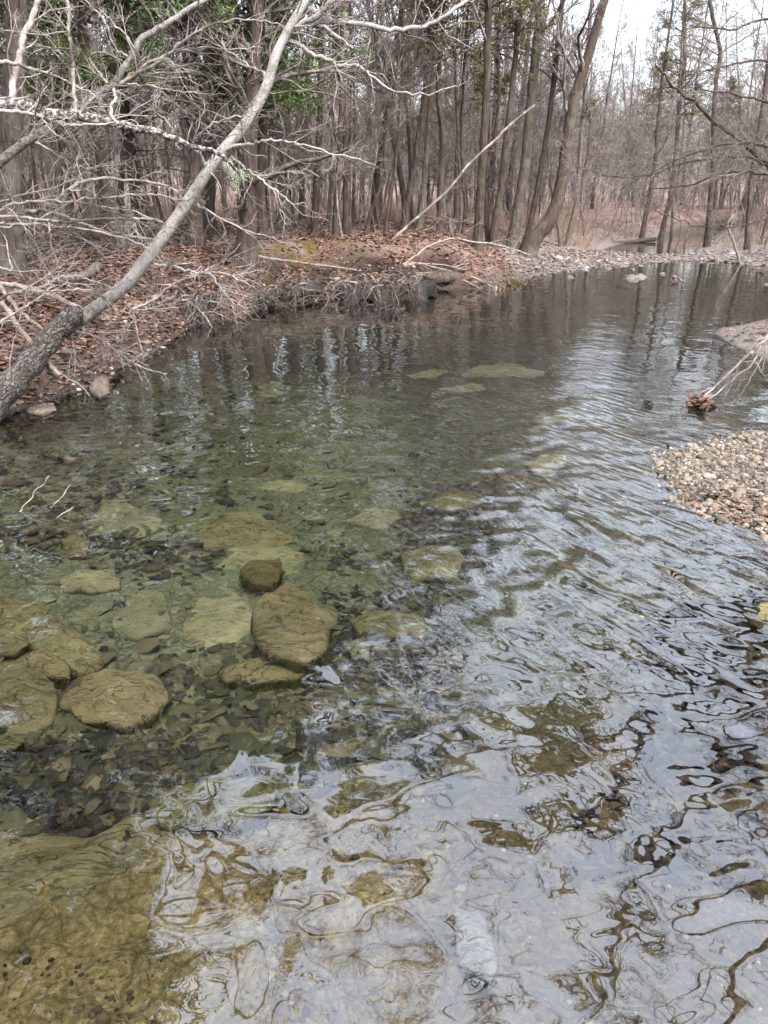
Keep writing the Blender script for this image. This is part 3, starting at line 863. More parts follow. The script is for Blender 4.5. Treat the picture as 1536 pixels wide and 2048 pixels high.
for (px_, py_, w_, mt) in [(140, 655 + 65, 40, 'stone_brown'), (30, 660, 22, 'stone_grey'), (272, 665, 20, 'stone_grey'), (292, 692, 26, 'stone_brown'), (20, 822, 26, 'stone_grey'), (40, 812, 18, 'stone_brown'), (172, 765, 12, 'stone_grey'), (165, 745, 20, 'stone_grey'), (110, 575, 12, 'stone_grey'), (240, 690, 14, 'stone_grey'), (120, 665, 18, 'stone_brown'), (65, 675, 18, 'stone_brown'), (305, 560, 10, 'stone_brown'), (150, 760, 14, 'stone_grey')]:
    h_ = hit(px_, py_)
    a_ = np.arange(8) * 0.785
    rr_ = w_ * 0.5 / F * h_[1] * rng.uniform(.8, 1.2, 8)
    P = np.stack([h_[0] + rr_ * np.cos(a_), h_[1] + rr_ * 1.1 * np.sin(a_)], 1)
    rz = float(rr_.mean())
    o = slab_bag(P, h_[2] + rz * 0.9, h_[2] - 0.06, 0.7, 24, 0.07).build('stone', M[mt], offset=np.array([h_[0], h_[1], h_[2] - 0.06]))
    o.location = (h_[0], h_[1], h_[2] - 0.06)
    tag(o, 'loose stone among the leaves and roots of the left bank', 'stone', 'loose stones on the left bank')

# many flat stones on the bed: ten shapes, copied
protos = []
for i in range(10):
    a_ = np.sort(rng.uniform(0, 6.283, 8))
    rr_ = rng.uniform(0.65, 1.15, 8)
    P = np.stack([np.cos(a_) * rr_, np.sin(a_) * rr_ * rng.uniform(.55, .9)], 1)
    b = slab_bag(P, 0.16, -0.18, 0.35, 22, 0.06, tilt=(rng.uniform(-.08, .08), rng.uniform(-.08, .08)))
    me = mesh_from('flat_stone', np.concatenate(b.v), np.concatenate(b.f), np.concatenate(b.n))
    me.materials.append(M[['stone_olive', 'stone_olive', 'stone_green', 'stone_tan'][i % 4]])
    protos.append(me)
placed = []
def put_stone(x, y, s, sub=True):
    h_ = float(ground_h(x, y)[0])
    o = bpy.data.objects.new('flat_stone', protos[rng.integers(0, 10)])
    C.objects.link(o)
    o.location = (x, y, h_ + 0.02 * s)
    o.scale = (s, s, s * rng.uniform(.5, .9))
    o.rotation_euler = (rng.uniform(-.14, .14), rng.uniform(-.14, .14), rng.uniform(0, 6.28))
    tag(o, 'flat silted stone lying on the creek bed under clear water', 'stone', 'flat stones scattered over the creek bed')
cnt = 0
for (x0, x1, y0, y1, n_, smin, smax) in [(0, 420, 770, 960, 90, 16, 55), (420, 1000, 790, 1010, 40, 25, 70), (0, 400, 960, 1300, 36, 18, 60), (300, 900, 1140, 1420, 44, 18, 55),
                                         (0, 560, 1440, 1600, 22, 18, 50), (900, 1500, 760, 1000, 24, 25, 70), (560, 1500, 1400, 2000, 22, 18, 45)]:
    for i in range(n_):
        px_, py_ = rng.uniform(x0, x1), rng.uniform(y0, y1)
        g0 = pix(px_, py_, -0.12)
        if ground_all(g0[:1], g0[1:2])[3][0] > (-0.12 if g0[0] < 1 else -0.5): continue
        if any((g0[0] - a) ** 2 + (g0[1] - b) ** 2 < (c * 1.1) ** 2 for a, b, c in placed): continue
        s = rng.uniform(smin, smax) * rng.uniform(.6, 1) / F * g0[1] * 1.05 * 0.6
        placed.append((g0[0], g0[1], s))
        put_stone(g0[0], g0[1], s)
        cnt += 1

# small stuff: slates, gravel, leaves
ICO_V = np.array([[0, 0, 1]] + [[.894 * math.cos(k * 1.2566), .894 * math.sin(k * 1.2566), .447] for k in range(5)] +
                 [[.894 * math.cos(k * 1.2566 + .6283), .894 * math.sin(k * 1.2566 + .6283), -.447] for k in range(5)] + [[0, 0, -1]])
ICO_F = np.array([[0, 1 + k, 1 + (k + 1) % 5] for k in range(5)] + [[1 + k, 6 + k, 1 + (k + 1) % 5] for k in range(5)] +
                 [[1 + (k + 1) % 5, 6 + k, 6 + (k + 1) % 5] for k in range(5)] + [[11, 6 + (k + 1) % 5, 6 + k] for k in range(5)])
def subdiv(v, f):
    v = list(map(tuple, v)); cache = {}
    def mid(a, b):
        k = (min(a, b), max(a, b))
        if k not in cache:
            p = np.array(v[a]) + np.array(v[b]); p /= np.linalg.norm(p)
            v.append(tuple(p)); cache[k] = len(v) - 1
        return cache[k]
    nf = []
    for a, b, c in f:
        ab, bc, ca = mid(a, b), mid(b, c), mid(c, a)
        nf += [[a, ab, ca], [b, bc, ab], [c, ca, bc], [ab, bc, ca]]
    return np.array(v), np.array(nf)
ICO2_V, ICO2_F = subdiv(ICO_V, ICO_F)

def rot_z(a):
    c, s = np.cos(a), np.sin(a); z = np.zeros_like(a); o = np.ones_like(a)
    return np.stack([np.stack([c, -s, z], -1), np.stack([s, c, z], -1), np.stack([z, z, o], -1)], -2)

def tilt_m(n):
    a = rng.normal(0, 0.25, n); b = rng.normal(0, 0.25, n)
    z = np.zeros(n); o = np.ones(n)
    rx = np.stack([np.stack([o, z, z], -1), np.stack([z, np.cos(a), -np.sin(a)], -1), np.stack([z, np.sin(a), np.cos(a)], -1)], -2)
    ry = np.stack([np.stack([np.cos(b), z, np.sin(b)], -1), np.stack([z, o, z], -1), np.stack([-np.sin(b), z, np.cos(b)], -1)], -2)
    return rx @ ry

def scatter(name, label, cat, xy, size, flat, mat, V, Fc, lift=0.2, smooth=False, jitter=0.25, aniso=(0.6, 1.0)):
    n = len(xy)
    z = ground_h(xy[:, 0], xy[:, 1])
    sx_ = size; sy_ = size * rng.uniform(*aniso, n); sz_ = size * flat * rng.uniform(.6, 1.2, n)
    base = V[None] * (1 + rng.uniform(-jitter, jitter, (n, len(V), 1)))
    base = base * np.stack([sx_, sy_, sz_], 1)[:, None, :]
    Rm = rot_z(rng.uniform(0, 6.28, n)) @ tilt_m(n)
    p = np.einsum('nij,nkj->nki', Rm, base) + np.stack([xy[:, 0], xy[:, 1], z + sz_ * lift], 1)[:, None, :]
    f = Fc[None] + (np.arange(n) * len(V))[:, None, None]
    b = Bag().add(p.reshape(-1, 3), f.reshape(-1, Fc.shape[1]))
    o = b.build(name, M[mat], smooth=smooth)
    return tag(o, label, cat, kind='stuff')

def in_px(n, x0, x1, y0, y1, z=0.0, want='water', margin=0.05):
    px_ = rng.uniform(x0, x1, n); py_ = rng.uniform(y0, y1, n)
    u = (px_ - 768) / F; v_ = (py_ - 1024) / F
    dz = -(SP + v_ * CP); t = (z - CAM_Z) / dz
    xy = np.stack([u * t, (CP - v_ * SP) * t], 1)
    s = ground_all(xy[:, 0], xy[:, 1])[3]
    return xy[s < -margin] if want == 'water' else xy[s > margin]

# bed slates
_a = np.arange(6) * math.pi / 3
SL_V = np.concatenate([np.column_stack([np.cos(_a), np.sin(_a), np.full(6, -1.0)]), np.column_stack([.92 * np.cos(_a + .1), .92 * np.sin(_a + .1), np.full(6, 1.0)]), [[0, 0, 1.15]]])
SL_F = np.array([[i, (i + 1) % 6, 6 + (i + 1) % 6] for i in range(6)] + [[i, 6 + (i + 1) % 6, 6 + i] for i in range(6)] + [[12, 6 + i, 6 + (i + 1) % 6] for i in range(6)])
xy = np.concatenate([in_px(5200, -40, 700, 740, 1120, -0.1), in_px(4200, -40, 950, 1050, 1620, -0.15), in_px(1500, 600, 1536, 700, 1000, -0.1), in_px(900, -40, 560, 1430, 1640, -0.1)])
dens = fbm(xy[:, 0] * 1.6, xy[:, 1] * 1.6, 3, 77)
xy = xy[dens > -0.02 + .06 * rng.normal(size=len(xy))]
xy = xy[~((xy[:, 0] > -1.5) & (xy[:, 1] > 4.4) & (rng.random(len(xy)) < .75))]
scatter('slate_rubble', 'small dark flat slates and chips covering the bed of the pool', 'slate rubble', xy, rng.gamma(1.3, 0.013, len(xy)) + 0.006, 0.10, 'shard', SL_V, SL_F, 1.2, jitter=0.38, aniso=(.4, .9))
xy = np.concatenate([in_px(2600, 500, 1536, 1380, 2048, -0.08), in_px(140, -40, 330, 1900, 2048, -0.08), in_px(3000, 1150, 1536, 950, 1500, -0.05)])
xy = xy[fbm(xy[:, 0] * 3, xy[:, 1] * 3, 3, 87) > -0.02]
scatter('bed_gravel', 'brown gravel grains on the sandy bed of the shallows', 'gravel', xy, rng.gamma(1.6, 0.0026, len(xy)) + 0.0022, 0.6, 'bed_pebble', ICO_V, ICO_F, 0.3)
# gravel of the right shore
xy = in_px(26000, 1290, 1720, 840, 1120, 0.05, 'land', -0.65)
sd_ = ground_all(xy[:, 0], xy[:, 1])[3]
xy = xy[rng.random(len(xy)) < np.clip(.75 + sd_ * 1.1, 0.06, .8)]
scatter('shore_gravel', 'rounded tan and grey pebbles of the small gravel shore at right', 'gravel', xy, rng.gamma(1.3, 0.0042, len(xy)) + 0.003, 0.6, 'pebble', ICO2_V, ICO2_F, 0.4, True, 0.1)
# far gravel bar
xy = in_px(15000, 1000, 1536, 500, 575, 0.08, 'land', -0.35)
gm = ground_all(xy[:, 0], xy[:, 1])[1]
xy = xy[(gm > 0.3) & (rng.random(len(xy)) < gm * .75)]
scatter('gravel_bar', 'pale cobbles and gravel of the bar crossing the creek far back', 'gravel', xy, rng.gamma(1.4, 0.02, len(xy)) + 0.010, 0.35, 'pebble_pale', ICO_V, ICO_F, 0.2)
# left bank gravel showing through leaves
xy = in_px(7000, -30, 560, 590, 840, 0.15, 'land', -0.03)
h_, _, _, s_ = ground_all(xy[:, 0], xy[:, 1])
xy = xy[(s_ < 0.75) & (fbm(xy[:, 0] * 3, xy[:, 1] * 3, 3, 41) > -0.05)]
scatter('bank_gravel', 'mixed pebbles and dirt crumbs of the left bank slope', 'gravel', xy, rng.gamma(1.5, 0.009, len(xy)) + 0.006, 0.6, 'pebble_bank', ICO_V, ICO_F, 0.3)

# leaves: pointed, slightly folded
LEAF_V = np.array([[-1, 0, 0.05], [-0.35, 0.42, 0.16], [0.45, 0.36, 0.12], [1, 0, 0.10], [0.45, -0.36, 0.14], [-0.35, -0.42, 0.2], [0, 0, -0.02]])
LEAF_F = np.array([[6, 0, 5], [6, 1, 0], [6, 2, 1], [6, 3, 2], [6, 4, 3], [6, 5, 4]])
def land_xy(n, x0, x1, y0, y1, smin=0.05):
    """spots on land over a ground rectangle, nearer ones kept more often"""
    xy = np.stack([rng.uniform(x0, x1, n), rng.uniform(y0, y1, n)], 1)
    px_, py_, zc = project(np.column_stack([xy, np.full(n, 0.8)]))
    ok = (px_ > -120) & (px_ < 1660) & (zc > 0)
    xy = xy[ok]
    h_, g_, m_, s_ = ground_all(xy[:, 0], xy[:, 1])
    keep = (s_ > smin) & (rng.random(len(xy)) > np.clip(g_ * 1.0, 0, 0.9)) & (rng.random(len(xy)) > m_ * 0.85)
    return xy[keep]
xy = np.concatenate([land_xy(34000, -8, 1, 5.5, 16), land_xy(50000, -14, 10, 15, 30), land_xy(34000, -20, 24, 28, 50), land_xy(9000, 4, 14, 18, 30), land_xy(3500, 1.8, 6, 8.5, 14)])
scatter('leaf_litter', 'dry brown oak leaves carpeting both banks and the forest floor', 'fallen leaves', xy, rng.uniform(.035, .062, len(xy)) * (1 + np.maximum(xy[:, 1] - 15, 0) * .018), 0.9, 'leaf', LEAF_V, LEAF_F, 0.25, aniso=(.8, 1.2))
# soaked leaves on the bed
xy = np.concatenate([in_px(260, 80, 260, 1585, 1670, -0.1), in_px(900, 1280, 1536, 1180, 1520, -0.04), in_px(200, 1150, 1536, 1500, 1750, -0.05), in_px(500, 640, 900, 1130, 1330, -0.15), in_px(420, 0, 330, 1440, 1600, -0.1), in_px(500, 800, 1000, 940, 1120, -0.2)])
scatter('sunken_leaves', 'soaked dark leaves lying in drifts on the creek bed', 'sunken leaves', xy, rng.uniform(.018, .04, len(xy)), 0.6, 'leaf_wet', LEAF_V, LEAF_F, 0.6, aniso=(.8, 1.2))
xy = np.concatenate([in_px(170, 1370, 1536, 990, 1060, 0, 'land', -0.1), in_px(700, 1180, 1536, 560, 720, 0.1, 'land', 0.02), in_px(900, 1440, 1640, 610, 700, 0.15, 'land', 0.35)])
scatter('stray_leaves', 'stray brown leaves washed up on the right shore', 'fallen leaves', xy, rng.uniform(.02, .04, len(xy)), 0.8, 'leaf', LEAF_V, LEAF_F, 0.3, aniso=(.8, 1.2))

# ------------------------------------------------------------------ branch systems
def px_branch(pts, Ys, wpx0, wpx1, n=None, jit=0.0):
    """photo polyline -> world line at the given distances, with radii"""
    k = len(pts)
    Ys = np.full(k, Ys, float) if np.isscalar(Ys) else np.interp(np.linspace(0, 1, k), np.linspace(0, 1, len(Ys)), Ys)
    P = np.array([at(x, y, Y) for (x, y), Y in zip(pts, Ys)])
    L = smooth_line(P, n or max(8, k * 4), jit)
    r = np.linspace(wpx0, wpx1, len(L)) * 0.5 / F * L[:, 1]
    return L, r

def add_twigs(bag, lines, per=10, ang=0.8, l0=0.4, levels=2, rmin=0.0018, up=0.05, wob=0.2):
    """side twigs on traced lines (list of (L, r)); l0 = longest twig in metres"""
    for L, r in lines:
        P, Rr = L[None], r[None]
        ln = float(np.linalg.norm(np.diff(L, axis=0), axis=1).sum())
        s, d, le, r0 = spawn(P, Rr, max(2, int(per * ln)), 0.08, 1.0, ang, 1.0, 0.5, rmin, lens=l0)
        r0 = np.minimum(r0, 0.006)
        p1, q1 = grow(s, d, le, r0, 5, wob, up, 0.4)
        tubes(bag, p1, q1, 4)
        if levels > 1:
            s, d, le, r0 = spawn(p1, q1, 4, 0.2, 1.0, 0.75, 0.55, 0.6, rmin)
            p2, q2 = grow(s, d, le, r0, 3, wob, up, 0.5)
            tubes(bag, p2, q2, 3)
            if levels > 2:
                s, d, le, r0 = spawn(p2, q2, 3, 0.2, 1.0, 0.75, 0.6, 0.7, rmin)
                p3, q3 = grow(s, d, le, r0, 2, wob, up, 0.6)
                tubes(bag, p3, q3, 3)

def twig_child(br_o, line, off, per, l0, lv):
    b = Bag(); add_twigs(b, [line], per, .8, l0, lv, .0016, .03, .24)
    o = b.build('twigs', M['twig_pale'], br_o, offset=np.asarray(off)); o['kind'] = 'stuff'

# the pale leaning tree
foot, foot_r = px_branch([(-40, 845), (0, 797), (35, 755), (60, 728), (88, 695), (112, 662), (140, 640), (160, 632)], [6.25, 6.5], 56, 36, 26)
base = foot[0].copy()
lt = thing('leaning_tree', 'pale speckled tree leaning from the left bank over the creek, with cracked dark foot', 'tree', base)
b = Bag(); tubes(b, foot, foot_r * (1 + 0.12 * np.sin(np.arange(len(foot)) * 1.3)), 18, 0.10)
kn = smooth_line(np.array([at(140, 636, 6.45), at(152, 626, 6.42), at(158, 614, 6.42)]), 6)
tubes(b, kn, np.array([0.088, 0.084, 0.07, 0.055, 0.04, 0.02]), 14, 0.15)
tr_ = b.build('trunk', M['bark_cracked'], lt); tr_['label'] = 'thick foot with cracked dark bark and lichen'
stem_px = [(148, 648), (175, 628), (215, 600), (258, 563), (300, 508), (340, 455), (380, 397), (430, 322), (480, 262), (507, 226), (535, 168), (552, 110), (578, 58), (600, 20), (625, -20), (660, -75), (700, -150)]
stem, stem_r = px_branch(stem_px, [6.5, 6.7], 28, 11, 60)
b = Bag(); tubes(b, stem, stem_r, 14, 0.06)
st_ = b.build('stem', M['bark_pale'], lt); st_['label'] = 'pale grey stem with speckled bark'
br = []
for pts, Y, w0, w1 in [
    ([(600, 22), (625, 20), (655, 38), (680, 46), (735, 50), (785, 60), (840, 52), (885, 36), (930, 5), (960, -30)], [6.7, 6.9], 11, 5),
    ([(572, 76), (600, 52), (632, 32), (664, 2), (690, -40)], [6.7, 6.5], 11, 8),
    ([(578, 80), (610, 98), (650, 118), (690, 134), (720, 132), (745, 155), (790, 182), (850, 186), (912, 172)], [6.7, 6.2], 8, 2),
    ([(620, 46), (650, 55), (690, 85), (705, 98)], [6.7, 6.3], 7, 3),
    ([(508, 225), (530, 150), (512, 140), (470, 110), (430, 90)], [6.7, 7.2], 5, 2),
    ([(432, 304), (470, 292), (505, 288), (535, 281), (580, 284), (620, 294), (680, 310), (752, 330)], [6.6, 6.1], 7, 2),
    ([(462, 312), (490, 335), (515, 353), (560, 345), (580, 344), (610, 348)], [6.6, 6.1], 5, 1.5),
    ([(515, 353), (540, 372), (565, 392), (585, 409), (610, 406)], [6.3, 6.0], 4, 1.5),
    ([(412, 346), (405, 315), (380, 295), (352, 285)], [6.6, 6.3], 8, 6),
    ([(394, 282), (398, 268), (420, 252), (455, 238), (500, 232)], [6.5, 6.2], 5, 2),
    ([(395, 408), (430, 430), (480, 455), (540, 475), (600, 500)], [6.6, 6.0], 4, 1.5),
    ([(345, 455), (310, 440), (260, 420), (200, 412)], [6.6, 6.3], 4, 1.5),
    ([(310, 528), (346, 533), (378, 541), (415, 547), (445, 545), (480, 560), (512, 578)], [6.55, 6.1], 6, 2.5),
    ([(420, 547), (440, 575), (472, 612)], [6.3, 6.1], 3.5, 2)]:
    L, r = px_branch(pts, Y, w0, w1, jit=0.006)
    bb = Bag(); tubes(bb, L, r, 8, 0.08); bo = bb.build('branch', M['bark_pale'], lt)
    twig_child(bo, (L, r), base, 13, .42, 2)
b = Bag()
add_twigs(b, [(stem[36:], stem_r[36:])], 9, 0.9, 0.6, 3, 0.0017, 0.05, 0.22)
b.build('twigs', M['twig_pale'], lt)['kind'] = 'stuff'
# pale-green beard lichen on the stem
bl = Bag()
for c0 in (at(455, 330, 6.55), at(470, 345, 6.5), at(482, 350, 6.5)):
    s = c0 + rng.normal(0, 0.02, (50, 3)); p, r = grow(s, rng.normal(0, 1, (50, 3)) + [0, 0, -0.6], rng.uniform(.03, .09, 50), np.full(50, .0022), 4, .5, 0, .4)
    tubes(bl, p, r, 3)
mm, nt, out = new_mat('beard lichen'); finish(nt, out, (0.36, 0.42, 0.30), None, 0.9, 0.1)
bl.build('beard_lichen', mm, lt)

# dark lichened limb reaching in from the left
L1, r1 = px_branch([(-120, 190), (-20, 207), (39, 209), (65, 214), (86, 227), (117, 229), (156, 230), (188, 237), (214, 245), (247, 251), (276, 258), (313, 263), (346, 276), (391, 294), (428, 303), (455, 322), (480, 350)], [5.6, 6.3], 26, 5, 60, 0.004)
lb = thing('overhanging_limb', 'crooked dark limb crusted with white lichen, reaching in from the left edge', 'limb', L1[0])
b = Bag(); tubes(b, L1, r1, 12, 0.16); b.build('limb', M['bark_lichen'], lb)
br = []
for pts, Y, w0, w1 in [
    ([(24, 210), (29, 156), (39, 109), (52, 60), (73, 16), (85, -20), (110, -90)], [5.7, 5.9], 13, 8),
    ([(-20, 221), (39, 222), (78, 234), (117, 247), (156, 251), (195, 250), (227, 245), (262, 248), (300, 262)], [5.6, 5.9], 7, 2),
    ([(236, 250), (222, 228), (228, 195), (228, 178)], [5.8, 6.0], 6, 5),
    ([(-20, 120), (26, 126), (52, 133), (91, 146), (125, 159), (146, 172), (182, 187), (215, 210)], [5.6, 6.0], 7, 2),
    ([(152, 225), (147, 170), (145, 130), (141, 90), (138, 40), (136, -30)], [5.75, 5.9], 7, 6)]:
    L, r = px_branch(pts, Y, w0, w1, jit=0.005)
    bb = Bag(); tubes(bb, L, r, 8, 0.1); bo = bb.build('branch', M['twig_pale'], lb)
    twig_child(bo, (L, r), L1[0], 11, .45, 3)
b = Bag()
add_twigs(b, [(L1, r1)], 7, 0.9, 0.4, 2, 0.0016, 0.0, 0.24)
b.build('twigs', M['twig_pale'], lb)['kind'] = 'stuff'

# pale sapling whose stems fan out to the upper right
B3, r3 = px_branch([(-60, 375), (-10, 335), (40, 290), (80, 265), (118, 245), (160, 215), (200, 185), (226, 172), (240, 150), (258, 118), (272, 98), (283, 78), (320, 55), (345, 40), (375, 18), (420, -5), (480, -40)], [6.9, 7.3], 17, 7, 60, 0.004)
sp = thing('bent_sapling', 'bent pale sapling with stems fanning to the upper right behind the lichened limb', 'sapling', B3[0])
b = Bag(); tubes(b, B3, r3, 10, 0.1); b.build('stem', M['bark_pale'], sp)
br = []
for pts, Y, w0, w1 in [
    ([(226, 172), (270, 150), (320, 120), (340, 108), (365, 85), (400, 62), (440, 45), (512, 40), (560, 52), (610, 70)], [7.1, 6.9], 7, 2),
    ([(215, 167), (197, 145), (183, 123), (184, 112), (193, 105)], [7.0, 6.9], 6, 3),
    ([(240, 165), (290, 130), (350, 105), (400, 95), (460, 98), (520, 95)], [7.1, 7.2], 5, 2),
    ([(240, 168), (290, 172), (340, 180), (400, 187), (450, 190)], [7.1, 7.0], 4, 2),
    ([(225, 178), (270, 205), (318, 228), (340, 250), (350, 265)], [7.1, 6.8], 3, 1.5),
    ([(272, 98), (240, 60), (200, 20), (165, -10)], [7.1, 7.2], 4, 2),
    ([(255, 112), (235, 100), (222, 80), (212, 45), (190, 20), (160, -5)], [7.1, 7.0], 4, 2),
    ([(310, 62), (305, 40), (290, 15), (260, -20)], [7.2, 7.3], 4, 2),
    ([(60, 280), (100, 300), (150, 330), (200, 340)], [7.0, 6.8], 4, 1.5)]:
    L, r = px_branch(pts, Y, w0, w1, jit=0.006)
    bb = Bag(); tubes(bb, L, r, 6, 0.1); bo = bb.build('branch', M['twig_pale'], sp)
    twig_child(bo, (L, r), B3[0], 10, .5, 3)
b = Bag(); add_twigs(b, [(B3, r3)], 9, 0.85, 0.5, 3, 0.0016, 0.03, 0.24)
b.build('twigs', M['twig_pale'], sp)['kind'] = 'stuff'

# arching shrub at the left: long bowed shoots
H = [([(-60, 470), (0, 422), (13, 412), (47, 404), (91, 402), (143, 404), (182, 408), (221, 422), (260, 435), (300, 455)], 6.0, 6.3, 6, 2),
     ([(40, 470), (112, 400), (146, 375), (172, 361), (221, 356), (260, 360), (320, 368), (351, 381), (375, 394)], 6.6, 6.8, 7, 4),
     ([(60, 450), (146, 404), (188, 396), (227, 394), (260, 390), (305, 390), (336, 394), (365, 403)], 6.2, 6.5, 4, 3),
     ([(-40, 428), (0, 431), (52, 435), (99, 442), (156, 442), (208, 437), (260, 438), (299, 438), (333, 448)], 6.0, 6.3, 6, 3),
     ([(-40, 470), (0, 457), (26, 450), (65, 448), (109, 442), (160, 430)], 6.0, 6.2, 4, 2),
     ([(-40, 440), (0, 445), (26, 449), (78, 447), (117, 454), (156, 457), (208, 467), (260, 480), (299, 498)], 6.1, 6.4, 6, 3),
     ([(20, 440), (52, 421), (99, 424), (143, 436), (182, 454), (221, 467), (260, 472), (310, 480)], 6.5, 6.7, 9, 4),
     ([(-30, 415), (40, 390), (120, 372), (180, 340), (205, 333), (230, 338)], 6.3, 6.1, 4, 2),
     ([(96, 443), (99, 467), (104, 495), (115, 527), (116, 558)], 6.1, 6.0, 4, 2),
     ([(88, 571), (117, 556), (151, 553), (182, 560), (226, 581)], 6.2, 6.5, 4, 3),
     ([(-20, 610), (16, 589), (52, 582), (90, 583), (117, 581), (156, 580), (182, 585), (213, 597)], 6.1, 6.4, 6, 4),
     ([(180, 340), (160, 300), (140, 262), (120, 240)], 6.2, 6.0, 4, 2),
     ([(-30, 520), (20, 540), (15, 500), (10, 470)], 5.9, 6.1, 4, 2),
     ([(260, 440), (275, 470), (290, 496)], 6.3, 6.3, 3, 2)]
hb0 = at(-60, 520, 6.0)
sh = thing('arching_shrub', 'leafless shrub of long bowed pale shoots crossing in front of the left bank', 'shrub', hb0)
br = []
for pts, Ya, Yb, w0, w1 in H:
    L, r = px_branch(pts, [Ya, Yb], w0, w1, jit=0.005)
    bb = Bag(); tubes(bb, L, r, 7, 0.1); bo = bb.build('shoot', M['twig_pale'], sh)
    twig_child(bo, (L, r), hb0, 8, .42, 3)

# fallen sticks, poles and logs: each its own thing
def fallen(label, pts, Y, w0, w1, mat='dead_wood', tw=5, name='fallen_branch', cat='branch', group=None, lv=2, l0=0.3, extra=(), sides=8, rough=0.1):
    L, r = px_branch(pts, Y, w0, w1, jit=0.004)
    r0 = thing(name, label, cat, L[0], group)
    b = Bag(); tubes(b, L, r, sides, rough); b.build('stem', M[mat], r0)
    lines = [(L, r)]
    for e_pts, e_Y, a, c in extra:
        Le, re = px_branch(e_pts, e_Y, a, c, jit=0.004)
        bb = Bag(); tubes(bb, Le, re, 6, rough); bb.build('side_branch', M[mat], r0)
        lines.append((Le, re))
    if tw:
        b = Bag(); add_twigs(b, lines, tw, 0.7, l0, lv, 0.0017, 0.0, 0.22); b.build('twigs', M['twig_pale' if mat not in ('bark_dark', 'twig_brown') else mat], r0)['kind'] = 'stuff'
    return r0
fallen('thick bleached pole slanting down from the left edge to the cracked tree foot', [(-30, 575), (0, 602), (21, 631), (47, 667), (73, 696), (100, 730), (122, 752)], [6.7, 6.4], 11, 9, tw=0)
fallen('second bleached pole above the thick slanting one at the left edge', [(-30, 540), (0, 573), (21, 602), (44, 628), (73, 649), (95, 670)], [7.0, 6.7], 10, 6, tw=0)
fallen('straight pale stick rising across the two bleached poles at left', [(-20, 655), (0, 644), (26, 628), (52, 611), (83, 592), (110, 570)], [6.3, 6.5], 6, 3, tw=6)
fallen('broken weathered log lying behind the foot of the leaning tree', [(0, 568), (26, 571), (65, 578), (94, 589), (112, 593), (135, 605), (161, 618), (176, 630)], [7.2, 6.9], 10, 9, tw=0, name='fallen_log', cat='log')
fallen('spray of pale roots trailing from the tree foot into the water', [(143, 663), (182, 670), (205, 682), (221, 693), (240, 708), (260, 722), (286, 735), (310, 743), (333, 747)], [6.6, 7.4], 5, 2, 'twig_pale', 14, l0=0.35, name='root_spray', cat='roots', extra=(([(150, 664), (190, 664), (230, 672)], [6.6, 7], 3, 1.5), ([(222, 694), (236, 720), (262, 733)], [6.9, 7.2], 3, 2), ([(142, 668), (144, 700), (150, 740)], [6.6, 6.6], 2.5, 1.5)))
fallen('thin rootlet hanging low to the waterline below the tree foot', [(91, 730), (110, 742), (122, 748), (135, 756), (148, 763), (169, 777), (180, 793)], [6.5, 6.7], 4, 2, 'twig_pale', 8)
fallen('brown bare branch climbing from the left bank towards the undercut', [(255, 630), (266, 619), (290, 608), (312, 597), (351, 566), (391, 551), (430, 530)], [7.8, 8.6], 6, 4, 'twig_brown', 5)
fallen('pale snapped stick with hanging twig above the undercut hollow', [(243, 600), (266, 620), (285, 619), (312, 618), (357, 616)], [7.6, 8.2], 4, 2, 'twig_pale', 8, extra=(([(266, 620), (272, 655), (280, 690), (287, 722)], [7.6, 7.5], 4, 2.5),))
fallen('short split log end beneath the cracked tree foot', [(91, 722), (104, 742), (122, 754)], [6.5, 6.6], 13, 11, tw=0, name='fallen_log', cat='log')
fallen('thin red brown stem standing before the bleached poles', [(18, 745), (24, 700), (36, 650), (48, 610), (56, 570), (62, 555)], [6.1, 6.2], 3, 2, 'twig_brown', 7, name='bare_shrub', cat='shrub')
fallen('weathered log with moss lying flat behind the arching shoots', [(105, 560), (140, 556), (165, 552), (185, 542), (195, 530)], [8.6, 8.9], 16, 20, 'bark_grey', 0, name='fallen_log', cat='log')
# centre bank
fallen('long pale dead pole leaning up to the right above the root hollow', [(742, 516), (750, 508), (782, 482), (814, 453), (855, 418), (900, 376), (939, 327), (985, 285), (1020, 250), (1070, 210)], [18.3, 19.5], 6, 4, 'twig_brown', 2, l0=0.9, name='leaning_pole', cat='dead tree', lv=3)
fallen('bowed white branch arching right from the root hollow', [(752, 555), (796, 535), (832, 511), (861, 491), (905, 477), (943, 484), (987, 488), (1031, 500), (1060, 510)], [17.2, 18.5], 5, 2.5, 'dead_wood', 3, l0=0.8, lv=3)
fallen('tangle of grey flood sticks lying along the far left waterline', [(762, 548), (800, 532), (830, 526), (862, 533), (915, 545), (960, 548)], [17.2, 18], 5, 3, 'dead_wood', 3, l0=0.7, extra=(([(790, 550), (850, 546), (930, 551), (985, 535)], [17, 18], 4, 3), ([(800, 530), (870, 528), (930, 540), (985, 560)], [17, 17.6], 3, 2), ([(925, 560), (945, 570), (970, 582)], [17, 17], 4, 2), ([(940, 553), (975, 568), (1006, 586)], [17.2, 17], 4, 2)))
fallen('slim stick poking into the water left of the mossy log', [(855, 562), (866, 578), (878, 594)], [16.8, 16.2], 4, 3, 'dead_wood', 0)
fallen('long thin branch lying across the bank towards the root hollow', [(510, 512), (560, 520), (620, 528), (685, 536), (738, 544), (752, 541)], [15.5, 17], 5, 3, 'dead_wood', 4, l0=0.6)
fallen('short bent stick arching into the creek left of the root hollow', [(690, 575), (705, 570), (716, 582), (724, 596)], [16, 15.5], 4, 3, 'dead_wood', 4)
